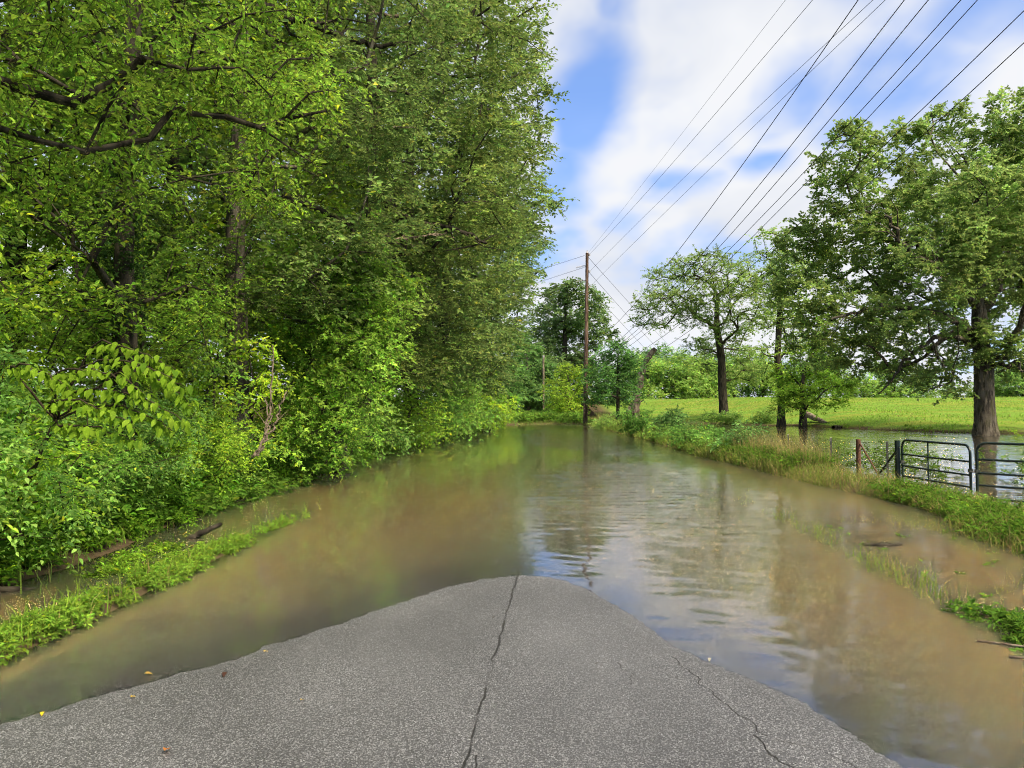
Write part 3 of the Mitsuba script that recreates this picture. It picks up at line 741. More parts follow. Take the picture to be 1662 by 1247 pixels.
wood_tree('roadside_tree', 'smaller dark tree at the far end of the left bank', 'tree', -5.6, 66, 1.6, 12.5, [(0, 2.4), (.3, 3.6), (.7, 3.4), (1, 1.2)], .22, pin_leaf(.24, 1.1, 7, 10, (.045, .095, .024)), 1.3, 95)

# deeper in the woods
BACK = [(-11.5, 9, 15, 4.2), (-13, 14, 18, 4.8), (-11, 22, 18, 4.6), (-14.5, 20, 20, 5), (-12.5, 30, 21, 5.4), (-13, 40, 22, 6), (-13, 52, 20, 6), (-20, 16, 19, 6), (-21, 27, 20, 6), (-22, 40, 20, 7), (-11, 4.5, 12, 4), (-18, 9, 16, 5), (-12, 64, 17, 6)]
for k, (x, y, H, R) in enumerate(BACK):
    colr = [(.095, .150, .018), (.065, .112, .020), (.115, .18, .018), (.054, .094, .020)][k % 4]
    wood_tree('forest_tree', f'tall tree deeper in the left woods, {ORD[sorted((v[1], v[0]) for v in BACK).index((y, x))]} of those away from the camera', 'tree', x, y, 2.0, H, [(0, R * .55), (.25, R * .85), (.6, R), (.85, R * .8), (1, R * .3)], .2 + .006 * H,
              dict(radius=1.15, n_twig=7, n_leaf=9, kind='blade', size=.26, base=colr, aspect=.58, droop=.3, up=.15, flat=.6), 1.62, 110 + k, group='trees deeper in the woods', inner=.3)

# understorey saplings between bank and trunks
UNDER = [(-6.9, 7.6, 3.8, 1.3), (-7.6, 9.4, 4.6, 1.5), (-7.2, 13.2, 4.8, 1.6), (-6.6, 15.0, 3.6, 1.3), (-8.6, 16.0, 5.2, 1.8), (-8.2, 20.5, 5.0, 1.9), (-6.2, 22.8, 4.2, 1.6), (-8.4, 25, 5, 2), (-5.9, 31.5, 4.8, 1.9), (-8.5, 33, 5.5, 2.3), (-5.8, 41, 5.2, 2.2), (-5.7, 51.5, 5.4, 2.2), (-5.4, 61.5, 5, 2.1), (-9.4, 6.2, 4.2, 1.6), (-9.8, 11.5, 5.2, 1.9)]
for k, (x, y, H, R) in enumerate(UNDER):
    colr = [(.125, .195, .020), (.09, .155, .026), (.145, .22, .020), (.075, .135, .028)][(k * 3 + 1) % 4]
    wood_tree('sapling_tree', f'leafy sapling among the trunks of the left woods, {ORD[sorted(v[1] for v in UNDER).index(y)]} from the camera', 'sapling', x, y, .9, H, [(0, R * .8), (.3, R), (.7, R * .9), (1, R * .35)], .05,
              dict(radius=.62 if y < 18 else .8, n_twig=7, n_leaf=9, kind='oval' if y < 18 else 'blade', size=.095 if y < 18 else .13 + .0012 * y, base=colr, aspect=.55, droop=.35, up=.15, flat=.55), .8 if y < 18 else 1.15, 140 + k,
              group='saplings among the trunks', inner=.35, sk=dict(tip_r=.007, step=.5, sides=7, flare=.2))

# ------------------------------------------------------------------ shrubs along the left bank
def shrub(name, label, x, y, H, R, base, size, seed, kind='oval', group=None, spacing=.5, rad=.42, aspect=.55, nt=7, nl=9, droop=.35, cat='shrub', zb=None):
    rng = np.random.default_rng(seed)
    z = float(ground_z(x, y)) if zb is None else zb
    lob = [(x + rng.normal(0, R * .35), y + rng.normal(0, R * .35), z + H * rng.uniform(.3, .7), R * rng.uniform(.55, .8), R * rng.uniform(.55, .8), H * rng.uniform(.28, .4)) for _ in range(6)]
    c = lobe_points(rng, lob, spacing, .4)
    c = c[c[:, 2] > max(z, -.02) + .08]
    key = thing(name, label, cat, group)
    mesh, A, r = skeleton(rng, [(x, y, z - .15), (x + rng.normal(0, .05), y, z + H * .2), (x + rng.normal(0, .1), y, z + H * .4)], c[rng.choice(len(c), min(len(c), 70), replace=False)], step=.25, reach=.2, lift=.12, base_r=.035, tip_r=.004, sides=6, flare=.2)
    part(key, 'stem', bark_shape(mesh, 'twig_bark'))
    part(key, 'foliage', leaf_shape(spray(rng, c, np.full(len(c), rad) * rng.uniform(.75, 1.25, len(c)), nt, nl, kind, size, base, aspect=aspect, droop=droop, up=.12, yellow=.02, flat=.5), LEAF_GAIN), kind='stuff')
    return key

BANK = [(-5.15, 5.0, 1.5, .8), (-5.3, 6.1, 1.75, .85), (-5.5, 7.2, 1.5, .8), (-5.25, 4.2, 1.4, .8), (-5.6, 8.2, 1.3, .7), (-5.9, 6.9, 2.1, 1.0), (-5.75, 4.6, 1.25, 1.0), (-5.95, 5.7, 1.5, 1.0), (-5.5, 6.6, 1.1, .8), (-5.9, 7.6, 1.7, 1.0), (-5.6, 8.8, 1.45, .9), (-6.0, 10.0, 1.9, 1.1), (-6.2, 11.6, 1.7, 1.0), (-6.5, 13.2, 2.0, 1.1), (-6.4, 15.0, 1.5, 1.0),
        (-6.2, 21.2, 2.0, 1.3), (-6.2, 23.6, 2.2, 1.3), (-6.1, 26.2, 2.2, 1.4), (-6.0, 29.0, 2.4, 1.5), (-5.9, 32.5, 2.5, 1.6), (-5.8, 36.5, 2.6, 1.6), (-5.7, 40.5, 2.6, 1.7), (-5.6, 45, 2.8, 1.8), (-5.5, 50, 2.8, 1.9), (-5.3, 55.5, 3.0, 1.9), (-5.0, 61, 3.0, 1.9), (-4.8, 66.5, 2.8, 1.8), (-6.6, 6.3, 2.0, .9), (-7.0, 9.2, 2.4, 1.1)]
for k, (x, y, H, R) in enumerate(sorted(BANK, key=lambda b: b[1])):
    colr = [(.085, .16, .028), (.092, .165, .036), (.120, .195, .022), (.072, .135, .032)][(k * 7 + k // 3) % 4]
    near = y < 17
    shrub('bank_shrub', f'leafy green shrub on the left bank, {ORD[k]} from the camera', x, y, H, R, colr, .060 if near else .08 + .0026 * y, 170 + k, 'oval' if near else 'blade',
          'shrubs along the left bank', .47 if near else .85 + .009 * y, .38 if near else .62 + .007 * y)

# ------------------------------------------------------------------ grass and weeds
def scatter(rng, n, x0, x1, y0, y1, keep=None):
    x = rng.uniform(x0, x1, n); y = y0 + (y1 - y0) * rng.random(n)
    if keep is not None:
        k = keep(x, y); x, y = x[k], y[k]
    return x, y

def blades(rng, x, y, h, base, width=.006, lean=.55, dry=0.0, z=None):
    n = len(x)
    z = ground_z(x, y) - .02 if z is None else z
    h = h * rng.uniform(.5, 1.3, n)
    a = rng.uniform(0, 2 * np.pi, n)
    l = np.abs(rng.normal(0, lean, n))
    d = np.stack([np.cos(a) * l, np.sin(a) * l, np.ones(n)], -1)
    nm = np.stack([-np.cos(a), -np.sin(a), l * .9], -1) + rng.normal(0, .25, (n, 3))
    col = tint(rng, n, base, .22)
    k = rng.random(n) < dry
    col[k] = tint(rng, int(k.sum()), (.34, .29, .13), .2)
    return leaf_mesh('grass', np.stack([x, y, z], -1), d, nm, h, width * rng.uniform(.7, 1.4, n), col)

def forbs(rng, x, y, H, base, size, kind='blade', aspect=.4, nt=5, nl=6, R=.16, droop=.3):
    """low leafy weeds: a few short upright sprays each"""
    z = np.maximum(ground_z(x, y), -.06)
    c = np.stack([x, y, z + .02], -1)
    n = len(x)
    ms = []
    for f in (.25, .75):
        cc = c + np.stack([rng.normal(0, R * .3, n), rng.normal(0, R * .3, n), f * H * rng.uniform(.6, 1.2, n)], -1)
        ms.append(spray(rng, cc, R * rng.uniform(.7, 1.3, n), nt, nl, kind, size, base, aspect=aspect, droop=droop, up=.45, yellow=.02, flat=.5))
    return join(ms)

gr = np.random.default_rng(9)
def patchy(s, t, seed):
    return lambda x, y: n2(x, y, s, seed) > t

# left verge strip: weeds and grass that mark the edge of the drowned pavement
ms = []
def strip_w(x, y):
    half = lut(y, [(2, .28), (5, .20), (8, .18), (9.6, .15), (11, .1)])
    dens = lut(y, [(2, 1), (7.5, 1), (9, .9), (10, .6), (11, .2), (13, .04)])
    return (np.abs(x + 3.74 + n2(y, y, .6, 31) * .25) < half * (1 + n2(x, y, 1.5, 33))) & (gr.random(len(x)) < dens) & (n2(x, y, 1.8, 34) > -.035)
x, y = scatter(gr, 1700, -4.4, -3.2, 2.6, 11.5, strip_w)
ms.append(forbs(gr, x, y, .11, (.21, .36, .05), .046, 'blade', .38, 5, 6, .09))
x, y = scatter(gr, 5200, -4.5, -3.25, 2.6, 13, strip_w)
ms.append(blades(gr, x, y, .26, (.26, .42, .05), .0075, .5, .12))
x, y = scatter(gr, 220, -4.9, -3.5, 2.6, 12.5, lambda x, y: (n2(x, y, .9, 36) > .06))
ms.append(blades(gr, x, y, .34, (.20, .34, .06), .007, .5, .05, z=np.maximum(ground_z(x, y), -.1)))
x, y = scatter(gr, 200, -4.7, -3.9, 3.2, 9, lambda x, y: n2(x, y, .9, 37) > .10)
ms.append(forbs(gr, x, y, .10, (.20, .36, .04), .06, 'blade', .4, 4, 5, .10))
m = join(ms); scene['verge_grass'] = leaf_shape(m)
labels['verge_grass'] = {'label': 'bright green weeds and grass in a strip along the left pavement edge', 'category': 'grass', 'kind': 'stuff'}

# left bank foot: leafy weeds hanging to the water
ms = []
bx_of = lambda y: lut(y, [(2, -4.8), (4, -4.9), (8, -5.15), (12, -5.4), (14, -5.8), (20, -6.0), (45, -5.8), (60, -5.2), (72, -4.5)])
y = 2.6 + 70 * gr.random(950) ** 2.0
x = bx_of(y) + gr.normal(.02, .16, len(y)) - .16 - gr.random(len(y)) ** 2 * .7
ms.append(forbs(gr, x, y, .22, (.16, .33, .03), .085, 'blade', .36, 6, 6, .20))
y = 5 + 60 * gr.random(460) ** 1.6
x = bx_of(y) - .15 - gr.random(len(y)) * .8
ms.append(forbs(gr, x, y, .50, (.13, .28, .035), .12, 'blade', .5, 6, 7, .34))
y = 2.6 + 40 * gr.random(2500) ** 2
x = bx_of(y) - gr.random(len(y)) * .5 + .12
ms.append(blades(gr, x, y, .30, (.2, .34, .05), .007, .6, .08))
x = gr.uniform(-9, -5.2, 350); y = gr.uniform(3, 20, 350)
ms.append(forbs(gr, x, y, .3, (.10, .20, .03), .13, 'blade', .5, 5, 6, .3))
m = join(ms); scene['bank_weeds'] = leaf_shape(m)
labels['bank_weeds'] = {'label': 'lush green weeds spilling from the left bank to the water', 'category': 'weeds', 'kind': 'stuff'}

# sparse drowned grass on the right pavement edge and in the right ditch
ms = []
x, y = scatter(gr, 5200, 3.1, 4.0, 5.0, 14, lambda x, y: (np.abs(x - 3.40 - n2(y, y, .5, 40) * .3) < .16) & (n2(x, y, 1.1, 41) > -.03 - .08 * (y < 7.5)) & (gr.random(len(x)) < lut(y, [(4, .9), (8, .8), (11, .4), (14, .2)])))
ms.append(blades(gr, x, y, .25, (.20, .29, .06), .006, .75, .25, z=np.maximum(ground_z(x, y), -.09)))
x, y = scatter(gr, 60, 3.1, 3.9, 5.4, 6.5, lambda x, y: np.abs(x - 3.42) < .22 * (1.25 - np.abs(y - 5.8)))
ms.append(forbs(gr, x, y, .06, (.12, .24, .035), .045, 'oval', .5, 5, 6, .10))
x, y = scatter(gr, 22, 3.6, 5.3, 6.5, 11, None)
ms.append(forbs(gr, x, y, .06, (.17, .31, .04), .05, 'blade', .4, 3, 4, .06))
x, y = scatter(gr, 4200, 3.7, 5.9, 6, 11.5, lambda x, y: n2(x, y, .7, 43) + (x - 5.0) * .12 > .07)
ms.append(blades(gr, x, y, .26, (.25, .27, .075), .0055, .85, .45, z=np.maximum(ground_z(x, y), -.12)))
m = join(ms); scene['drowned_grass'] = leaf_shape(m)
labels['drowned_grass'] = {'label': 'sparse green grass poking through the water along the right pavement edge', 'category': 'grass', 'kind': 'stuff'}

# right bank: long grass, part straw coloured, with weeds
be_of = lambda y: lut(y, [(2, 5.3), (9, 5.4), (10.4, 5.5), (11.5, 5.9), (13, 6.15), (16, 5.85), (19, 5.65), (23, 5.5), (26, 5.15), (31, 5.05), (40, 4.85), (51, 4.4), (62, 3.9), (74, 3.35), (80, 3.3)])
bw_of = lambda y: lut(y, [(2, 1.7), (10, 1.6), (12.5, .9), (14, .8), (16.5, 1.3), (20, 1.5), (30, 2.0), (60, 4), (80, 6)])
ms = []
def bank_xy(n, y0, y1, p, a=-.05, b=1.0):
    y = y0 + (y1 - y0) * gr.random(n) ** p
    return be_of(y) + bw_of(y) * gr.uniform(a, b, n), y
x, y = bank_xy(5000, 6.5, 13, 1.0, -.12, .8)
ms.append(blades(gr, x, y, .30, (.17, .27, .045), .008, .8, .22))
x, y = bank_xy(2200, 12, 17, 1.0, -.14, .8)
ms.append(blades(gr, x, y, .34, (.19, .26, .05), .009, .75, .40))
x, y = bank_xy(1500, 16.5, 19, 1.0, -.14, .6)
ms.append(blades(gr, x, y, .30, (.19, .26, .05), .009, .75, .40))
x, y = bank_xy(5400, 19, 27, 1.2, -.14)
ms.append(blades(gr, x, y, .48, (.19, .26, .05), .009, .65, .38))
x, y = bank_xy(1500, 19, 25, 1.0, .2, .9)
ms.append(blades(gr, x, y, .85, (.30, .29, .10), .007, .22, .6))
x, y = bank_xy(8500, 25, 78, 1.4, -.04)
ms.append(blades(gr, x, y, .36, (.22, .31, .06), .027, .7, .25))
x, y = bank_xy(380, 19, 27, 1.0, .05, .8)
ms.append(forbs(gr, x, y, .34, (.12, .24, .03), .085, 'blade', .3, 6, 6, .24))
x, y = bank_xy(170, 8, 15, 1.0, .0, .45)
ms.append(forbs(gr, x, y, .16, (.12, .24, .03), .085, 'blade', .3, 6, 6, .24))
x, y = bank_xy(900, 22, 76, 1.4, 0, .9)
ms.append(forbs(gr, x, y, .22, (.16, .27, .05), .10, 'blade', .4, 6, 6, .26))
# weeds standing in the water behind the gate
x, y = scatter(gr, 230, 7.2, 13, 12.5, 30, lambda x, y: n2(x, y, .45, 47) > .02)
ms.append(forbs(gr, x, y, .55, (.12, .21, .04), .11, 'blade', .36, 4, 5, .14))
m = join(ms); scene['bank_grass'] = leaf_shape(m)
labels['bank_grass'] = {'label': 'long green and straw coloured grass on the fenced right bank', 'category': 'grass', 'kind': 'stuff'}

# weeds closing the far end of the flooded road
ms = []
x, y = scatter(gr, 420, -7, 3.5, 77, 92, lambda x, y: n2(x, y, .3, 50) > -.1)
ms.append(forbs(gr, x, y, .75, (.17, .31, .05), .30, 'blade', .45, 6, 6, .7))
x, y = scatter(gr, 4500, -6, 7, 74, 92)
ms.append(blades(gr, x, y, .4, (.24, .32, .08), .03, .6, .25))
m = join(ms); scene['roadside_weeds'] = leaf_shape(m)
labels['roadside_weeds'] = {'label': 'pale leafy weeds where the road rises from the water far ahead', 'category': 'weeds', 'kind': 'stuff'}

# tussocks that roughen the pasture
ms = []
x = gr.uniform(8, 75, 42000); y = 46 + 84 * gr.random(42000) ** .8
k = (ground_z(x, y) > -.03) & (x / y < .66) & (x / y > .03)
x, y = x[k], y[k]
ms.append(blades(gr, x, y, .16 + .12 * np.clip(n2(x, y, .15, 52) * 4, -.5, 1), (.22, .37, .05), .055, .9, .14))
x, y = scatter(gr, 260, 12, 45, 45, 75, lambda x, y: (np.abs(ground_z(x, y)) < .12) & (n2(x, y, .3, 53) > 0))
ms.append(forbs(gr, x, y, .35, (.17, .30, .03), .2, 'blade', .4, 5, 5, .4))
m = join(ms); scene['pasture_grass'] = leaf_shape(m)
labels['pasture_grass'] = {'label': 'bright green grass tussocks over the rising pasture', 'category': 'grass', 'kind': 'stuff'}

# shrubs along the fence on the right bank
FENCE_SHRUBS = [(4.9, 45, 1.5, 1.2, 'leafy shrub at the water edge in front of the dead snag'), (6.3, 41, 1.6, .9, 'tallest shrub of the fence row, dark leaved, left of the mid pasture oak'), (5.6, 37, .7, .8, 'low round green shrub on the fence bank below the tallest shrub'),
                (5.8, 31, .8, 1.0, 'broad weedy shrub on the fence bank with straw stems beside it'), (6.0, 25.5, .9, .8, 'dark bushy shrub on the fence bank nearest the steel posts'), (5.7, 27.5, .6, .7, 'low leafy shrub overhanging the water on the right bank'),
                (17.0, 78, 1.2, 1.6, 'pale shrub at the foot of the mid pasture oak, left side'), (20.5, 76, 1.1, 1.5, 'pale shrub at the foot of the mid pasture oak, right side'), (4.2, 60, .9, 1.1, 'low shrub on the right bank near the utility pole')]
for k, (x, y, H, R, lab) in enumerate(FENCE_SHRUBS):
    shrub('fence_shrub', lab, x, y, H, R, [(.052, .11, .024), (.05, .10, .03), (.07, .13, .028)][k % 3] if k < 6 else (.10, .16, .04), .10 + .0012 * y, 400 + k, 'blade', None, .50 + .003 * y, .45 + .003 * y, .45)

# ------------------------------------------------------------------ dogwood sapling with big leaves, each leaf its own
dw = np.random.default_rng(61)
def big_leaf():
    t = np.linspace(0, 1, 6)
    w = np.array([0, .30, .46, .44, .26, 0]) * 1.15
    v, f = [], []
    for a, b in zip(t, w):
        zc = -.34 * a ** 2
        v += [[a, b * .5, zc + .09 * b], [a, 0, zc], [a, -b * .5, zc + .09 * b]]
    for k in range(5):
        i = 3 * k
        for c in (0, 1):
            q = [i + c, i + c + 1, i + c + 4, i + c + 3]
            f += [[q[0], q[1], q[2]], [q[0], q[2], q[3]]]
    return np.array(v), np.array(f)
BV, BF = big_leaf()
def curled(k):
    v = BV.copy(); r = np.random.default_rng(700 + k)
    v[:, 1] *= r.uniform(.8, 1.1)
    v[:, 2] += .16 * r.normal() * v[:, 0] * v[:, 1] * 2 + .10 * np.sin(v[:, 0] * r.uniform(3, 7) + r.uniform(0, 6)) * (np.abs(v[:, 1]) * 2) - r.uniform(-.1, .25) * v[:, 0] ** 2
    return v
BIG = [mikit.ply((curled(k), BF), 'leaf', smooth=True, color=np.tile(np.array(c), (len(BV), 1))) for k, c in enumerate(((.16, .30, .022), (.20, .36, .028), (.13, .25, .022), (.24, .40, .04), (.10, .21, .022), (.17, .30, .03)))]
key = thing('dogwood_sapling', 'dogwood sapling with large light green leaves in tiers over the left bank', 'sapling')
BOUGHS = [[(130, 600, 6.6), (190, 585, 6.4), (250, 600, 6.2), (300, 628, 6.1)], [(110, 640, 6.4), (170, 632, 6.2), (240, 650, 6.0), (305, 690, 5.9)], [(90, 610, 6.5), (140, 600, 6.3), (200, 615, 6.1), (235, 640, 6.0)],
          [(80, 655, 6.3), (120, 650, 6.1), (165, 665, 6.0), (215, 690, 5.9)], [(150, 565, 6.8), (190, 560, 6.6), (240, 578, 6.5), (285, 600, 6.4)], [(95, 690, 6.2), (130, 690, 6.1), (175, 700, 6.0), (220, 715, 5.9)], [(20, 600, 6.6), (60, 600, 6.4), (90, 615, 6.3), (112, 635, 6.2)],
          [(160, 660, 6.3), (200, 660, 6.1), (250, 680, 6.0), (280, 700, 5.95)], [(200, 600, 6.5), (250, 615, 6.3), (290, 640, 6.2), (310, 660, 6.1)]]
ms, spots = [], []
root = np.array([-5.75, 7.5, float(ground_z(-5.75, 7.5)) - .1])
fork = at(90, 680, 7.0)
ms.append(limb_mesh(dw, [root, root + (fork - root) * .5 + [.05, 0, 0], fork], .028, .018, 0, .01))
for bl in BOUGHS:
    P = [fork] + px_line(bl)
    ms.append(limb_mesh(dw, P, .012, .003, 0, .008))
    P = np.array(P)
    for s in np.linspace(.75, len(P) - 1.001, 40):
        k = int(s); q = P[k] + (P[k + 1] - P[k]) * (s - k); d = unit(P[k + 1] - P[k])
        for side in (-1, 1):
            if dw.random() < .9:
                spots.append((q + dw.normal(0, .02, 3), d, side))
part(key, 'stem', mikit.ply(join2(ms), 'twig_bark', smooth=True))
spots.sort(key=lambda s: float(np.linalg.norm(s[0] - [0, 0, EYE])))
rest = []
for k, (q, d, side) in enumerate(spots):
    lat = unit(np.cross(d, [0, 0, 1.0])) * side
    a = unit(d * dw.uniform(.15, .8) + lat * dw.uniform(.4, 1) + np.array([0, 0, -dw.uniform(.15, .7)]) + dw.normal(0, .15, 3))
    nn = np.array([0, 0, 1.0]) + dw.normal(0, .2, 3)
    b = unit(np.cross(nn, a)); c = np.cross(a, b); s = dw.uniform(.065, .108)
    M = np.eye(4); M[:3, 0] = a * s; M[:3, 1] = b * s; M[:3, 2] = c * s; M[:3, 3] = q
    if k < 300:
        part(key, 'leaf', {**BIG[dw.integers(6)], 'to_world': T(M.tolist())})
    else:
        v = curled(k % 6) @ M[:3, :3].T + M[:3, 3]
        rest.append((v, BF, np.tile(np.array((.16, .29, .025)) * dw.uniform(.7, 1.3), (len(v), 1))))
part(key, 'foliage', leaf_shape(join(rest)), kind='stuff')

# ------------------------------------------------------------------ dead snag, logs, flotsam
key = thing('dead_snag', 'leaning bare trunk of a dead tree with a splintered base, right of the pole', 'dead tree')
sr = np.random.default_rng(64)
sp = px_line([(1031, 682, 84), (1032, 655, 84), (1036, 630, 84), (1043, 600, 84), (1052, 580, 84), (1064, 566, 84)])
sp[0][2] = float(ground_z(sp[0][0], 84)) - .2
part(key, 'trunk', bark_shape(roughen(limb_mesh(sr, sp, .50, .24, 0, .05), .26, 5, 4), 'bark_snag'))
part(key, 'stump', bark_shape(roughen(limb_mesh(sr, [sp[0] + [-.75, -.2, 0], sp[0] + [-.75, -.1, 1.0], at(1026, 655, 84)], .36, .16, 0, .05), .2, 6, 5), 'bark_snag'))
part(key, 'branch', bark_shape(limb_mesh(sr, [sp[1] + [.2, 0, 0], sp[1] + [.9, -.1, .4]], .12, .05, 1, .02), 'bark_snag'))

def log(name, label, pts, r0, r1, mat, seed, cat='log', br=2):
    key = numbered(name)
    m = limb_mesh(np.random.default_rng(seed), pts, r0, r1, br, r0 * .08)
    v, f = roughen(m, r0 * .3, 3 / max(r0, .03) * .4, seed)
    scene[key] = bark_shape((v, f), mat)
    labels[key] = {'label': label, 'category': cat}
log('fallen_log', 'fallen log sloping from the low tree down to the flood edge', [at(1308, 672, 73), at(1325, 680, 71), at(1342, 688, 69)], .32, .16, 'bark_snag', 501)
log('floating_log', 'short log floating in the flooded pasture right of the low tree', [np.array([at(1344, 0, 63)[0], 63, .06]), np.array([at(1350, 0, 63)[0], 63.2, .09]), np.array([at(1357, 0, 63)[0], 63, .05])], .17, .15, 'bark_dark', 502, br=0)
log('driftwood', 'dark broken branch end sticking out of the ditch by the left bank', [(-4.62, 9.55, -.06), (-4.45, 9.6, .06), (-4.22, 9.7, .17)], .055, .025, 'bark_dark', 503, 'branch', 1)
log('driftwood', 'sunken dark log under weeds at the left bank foot', [(-5.15, 6.75, .0), (-4.95, 6.72, .02), (-4.7, 6.85, -.02)], .035, .025, 'bark_dark', 504, 'log', 0)
log('driftwood', 'dead dark branch trailing in the water at the far left bank', [(-4.7, 53, .05), (-4.2, 51, .0), (-3.9, 49.5, .35)], .09, .04, 'bark_dark', 505, 'branch', 3)
log('drift_stick', 'floating twig raft with a green sprig in the right ditch', [(3.72, 9.5, .008), (3.95, 9.45, .012), (4.2, 9.52, .008)], .022, .014, 'bark_dark', 506, 'branch', 4)
for k, (p, q, lab) in enumerate((((3.0, 5.65), (3.5, 5.3), 'long bleached stick below the weeds on the right pavement edge'), ((3.02, 5.3), (3.3, 5.12), 'short pale stick nearest the camera on the right pavement edge'), ((3.25, 5.42), (3.6, 5.22), 'pale stick at the right frame edge under the weeds'))):
    zz = max(.004, float(ground_z(*p)))
    log('drift_stick', lab, [(p[0], p[1], .006), ((p[0] + q[0]) / 2, (p[1] + q[1]) / 2 + .02, .012), (q[0], q[1], .008)], .009, .005, 'bark_snag', 510 + k, 'stick', 2)
rs = np.random.default_rng(66)
x = rs.uniform(3.72, 4.1, 5); y = rs.uniform(9.4, 9.6, 5)

# brush of dead stems leaning out of the left bank
key = thing('dead_brush', 'bare grey dead stems leaning out of the left bank below the maple', 'dead brush')
for k, l in enumerate(([(425, 735, 13.5), (432, 690, 13.6), (441, 640, 13.7), (442, 560, 13.8)], [(418, 740, 13.2), (440, 700, 13.3), (452, 670, 13.4), (470, 630, 13.5)], [(410, 742, 13.0), (428, 715, 13.0), (436, 690, 13.1), (430, 650, 13.2)])):
    part(key, 'stem', bark_shape(limb_mesh(rs, px_line(l), .028, .010, 6, .02), 'dead_twig'))

# ------------------------------------------------------------------ fallen leaves on the asphalt
FALLEN = [(212, 1136, (.62, .42, .05), 'curled yellow leaf lying on the left side of the asphalt'), (69, 1160, (.75, .60, .04), 'small bright yellow leaf nearest the left frame edge'), (267, 1226, (.55, .22, .06), 'orange brown leaf at the bottom of the road'),
          (428, 1062, (.75, .52, .07), 'yellow leaf on the asphalt below the tree reflections'), (488, 1141, (.45, .33, .10), 'thin tan leaf lying flat left of the joint'), (234, 1099, (.50, .34, .07), 'tan leaf at the left waterline'),
          (366, 1096, (.09, .05, .04), 'dark brown leaf on the left lane'), (803, 1004, (.05, .04, .035), 'dark bark chip near the joint'), (972, 1080, (.05, .045, .04), 'dark bark chip on the right lane'), (1152, 1072, (.60, .55, .42), 'pale leaf scrap at the right waterline')]
for k, (u, v, c, lab) in enumerate(FALLEN):
    zz = 0.0
    for _ in range(5):
        q = at(u, v, 10.0); t = (zz - EYE) / (q[2] - EYE)
        xx, yy = q[0] * t, q[1] * t
        zz = float(road_z(np.array(xx), np.array(yy)))
    r = np.random.default_rng(600 + k)
    a = r.uniform(0, 6.28); s = r.uniform(.035, .055) * (.6 if 'chip' in lab else 1)
    v2 = BV * [s, s * 1.1, s * .9]; v2[:, 2] += .25 * np.abs(v2[:, 1]) * (1 + r.random()) - v2[:, 2].min()
    R = np.array([[math.cos(a), -math.sin(a), 0], [math.sin(a), math.cos(a), 0], [0, 0, 1]])
    key = numbered('bark_chip' if 'chip' in lab else 'fallen_leaf')
    scene[key] = mikit.ply((v2 @ R.T + [xx, yy, zz + .004], BF), 'leaf', smooth=True, color=np.tile(np.array(c), (len(BV), 1)) * r.uniform(.8, 1.1, (len(BV), 1)))
    labels[key] = {'label': lab, 'category': 'bark chip' if 'chip' in lab else 'leaf'}

# ------------------------------------------------------------------ gates
def tube_path(pts, r, sides=10):
    P = np.array(pts, float); tg = unit(np.gradient(P, axis=0))
    n = len(P)
    return tubes(P[:-1], P[1:], np.full(n - 1, r), np.full(n - 1, r), tg[:-1], tg[1:], sides)

def capped(m):
    return mikit.ply(m, 'gate_paint', smooth=True)

def gate(label, A, B, ztop, rails, stiles, both_round=True, zbot=-.22, latch=None):
    """tubular farm gate between the feet A and B: a bent frame tube, rails and stiles"""
    key = thing('farm_gate', label, 'gate', 'farm gate leaves')
    A, B = np.array([*A, 0.0]), np.array([*B, 0.0]); L = np.linalg.norm(B - A); d = (B - A) / L
    rc = .16
    arc = np.linspace(0, np.pi / 2, 9)
    pts = [A + [0, 0, zbot], A + [0, 0, 0.1], A + [0, 0, ztop - rc]]
    pts += [A + d * (rc - rc * math.cos(t)) + [0, 0, ztop - rc + rc * math.sin(t)] for t in arc[1:]]
    pts += [A + d * L * .35 + [0, 0, ztop], A + d * L * .7 + [0, 0, ztop]]
    pts += [B - d * (rc - rc * math.cos(t)) + [0, 0, ztop - rc + rc * math.sin(t)] for t in arc[::-1]]
    pts += [B + [0, 0, .1], B + [0, 0, zbot]]
    part(key, 'frame', capped(tube_path(pts, .023)))
    for z in rails:
        part(key, 'rail', capped(tube_path([A + [0, 0, z], A + d * L * .5 + [0, 0, z - .004], B + [0, 0, z]], .019)))
    for s in stiles:
        part(key, 'stile', capped(tube_path([A + d * s + [0, 0, ztop], A + d * s + [0, 0, .5], A + d * s + [0, 0, zbot]], .015)))
    for e, side in ((A, 1), (B, -1)):
        bx = trimesh.creation.box((.07, .05, .06)); bx.apply_translation(e + d * side * .0 + [0, 0, .53])
        part(key, 'hinge' if side == (1 if latch == 'B' else -1) else 'latch', mikit.ply(bx, 'post_steel'))
    return key
gate('left leaf of the dark green tubular gate, nearer the brown corner post', (7.27, 16.4), (7.44, 14.12), .985, (.69, .45, .24, .05), (.95,), latch='B')
gate('right leaf of the dark green tubular gate, running out of the frame', (7.50, 14.02), (9.9, 11.4), 1.03, (.74, .50, .285, .06), (1.35, 2.6), latch='A')
# chain that ties the two leaves
key = numbered('gate_chain')
g = np.linspace(0, 2 * np.pi, 17)
scene[key] = mikit.ply(tube_path([(7.47 + .075 * math.cos(t), 14.07 + .06 * math.sin(t), .50 + .02 * math.sin(2 * t)) for t in g], .010, 6), 'wire_steel', smooth=True)
labels[key] = {'label': 'small chain tying the two gate leaves together', 'category': 'chain'}

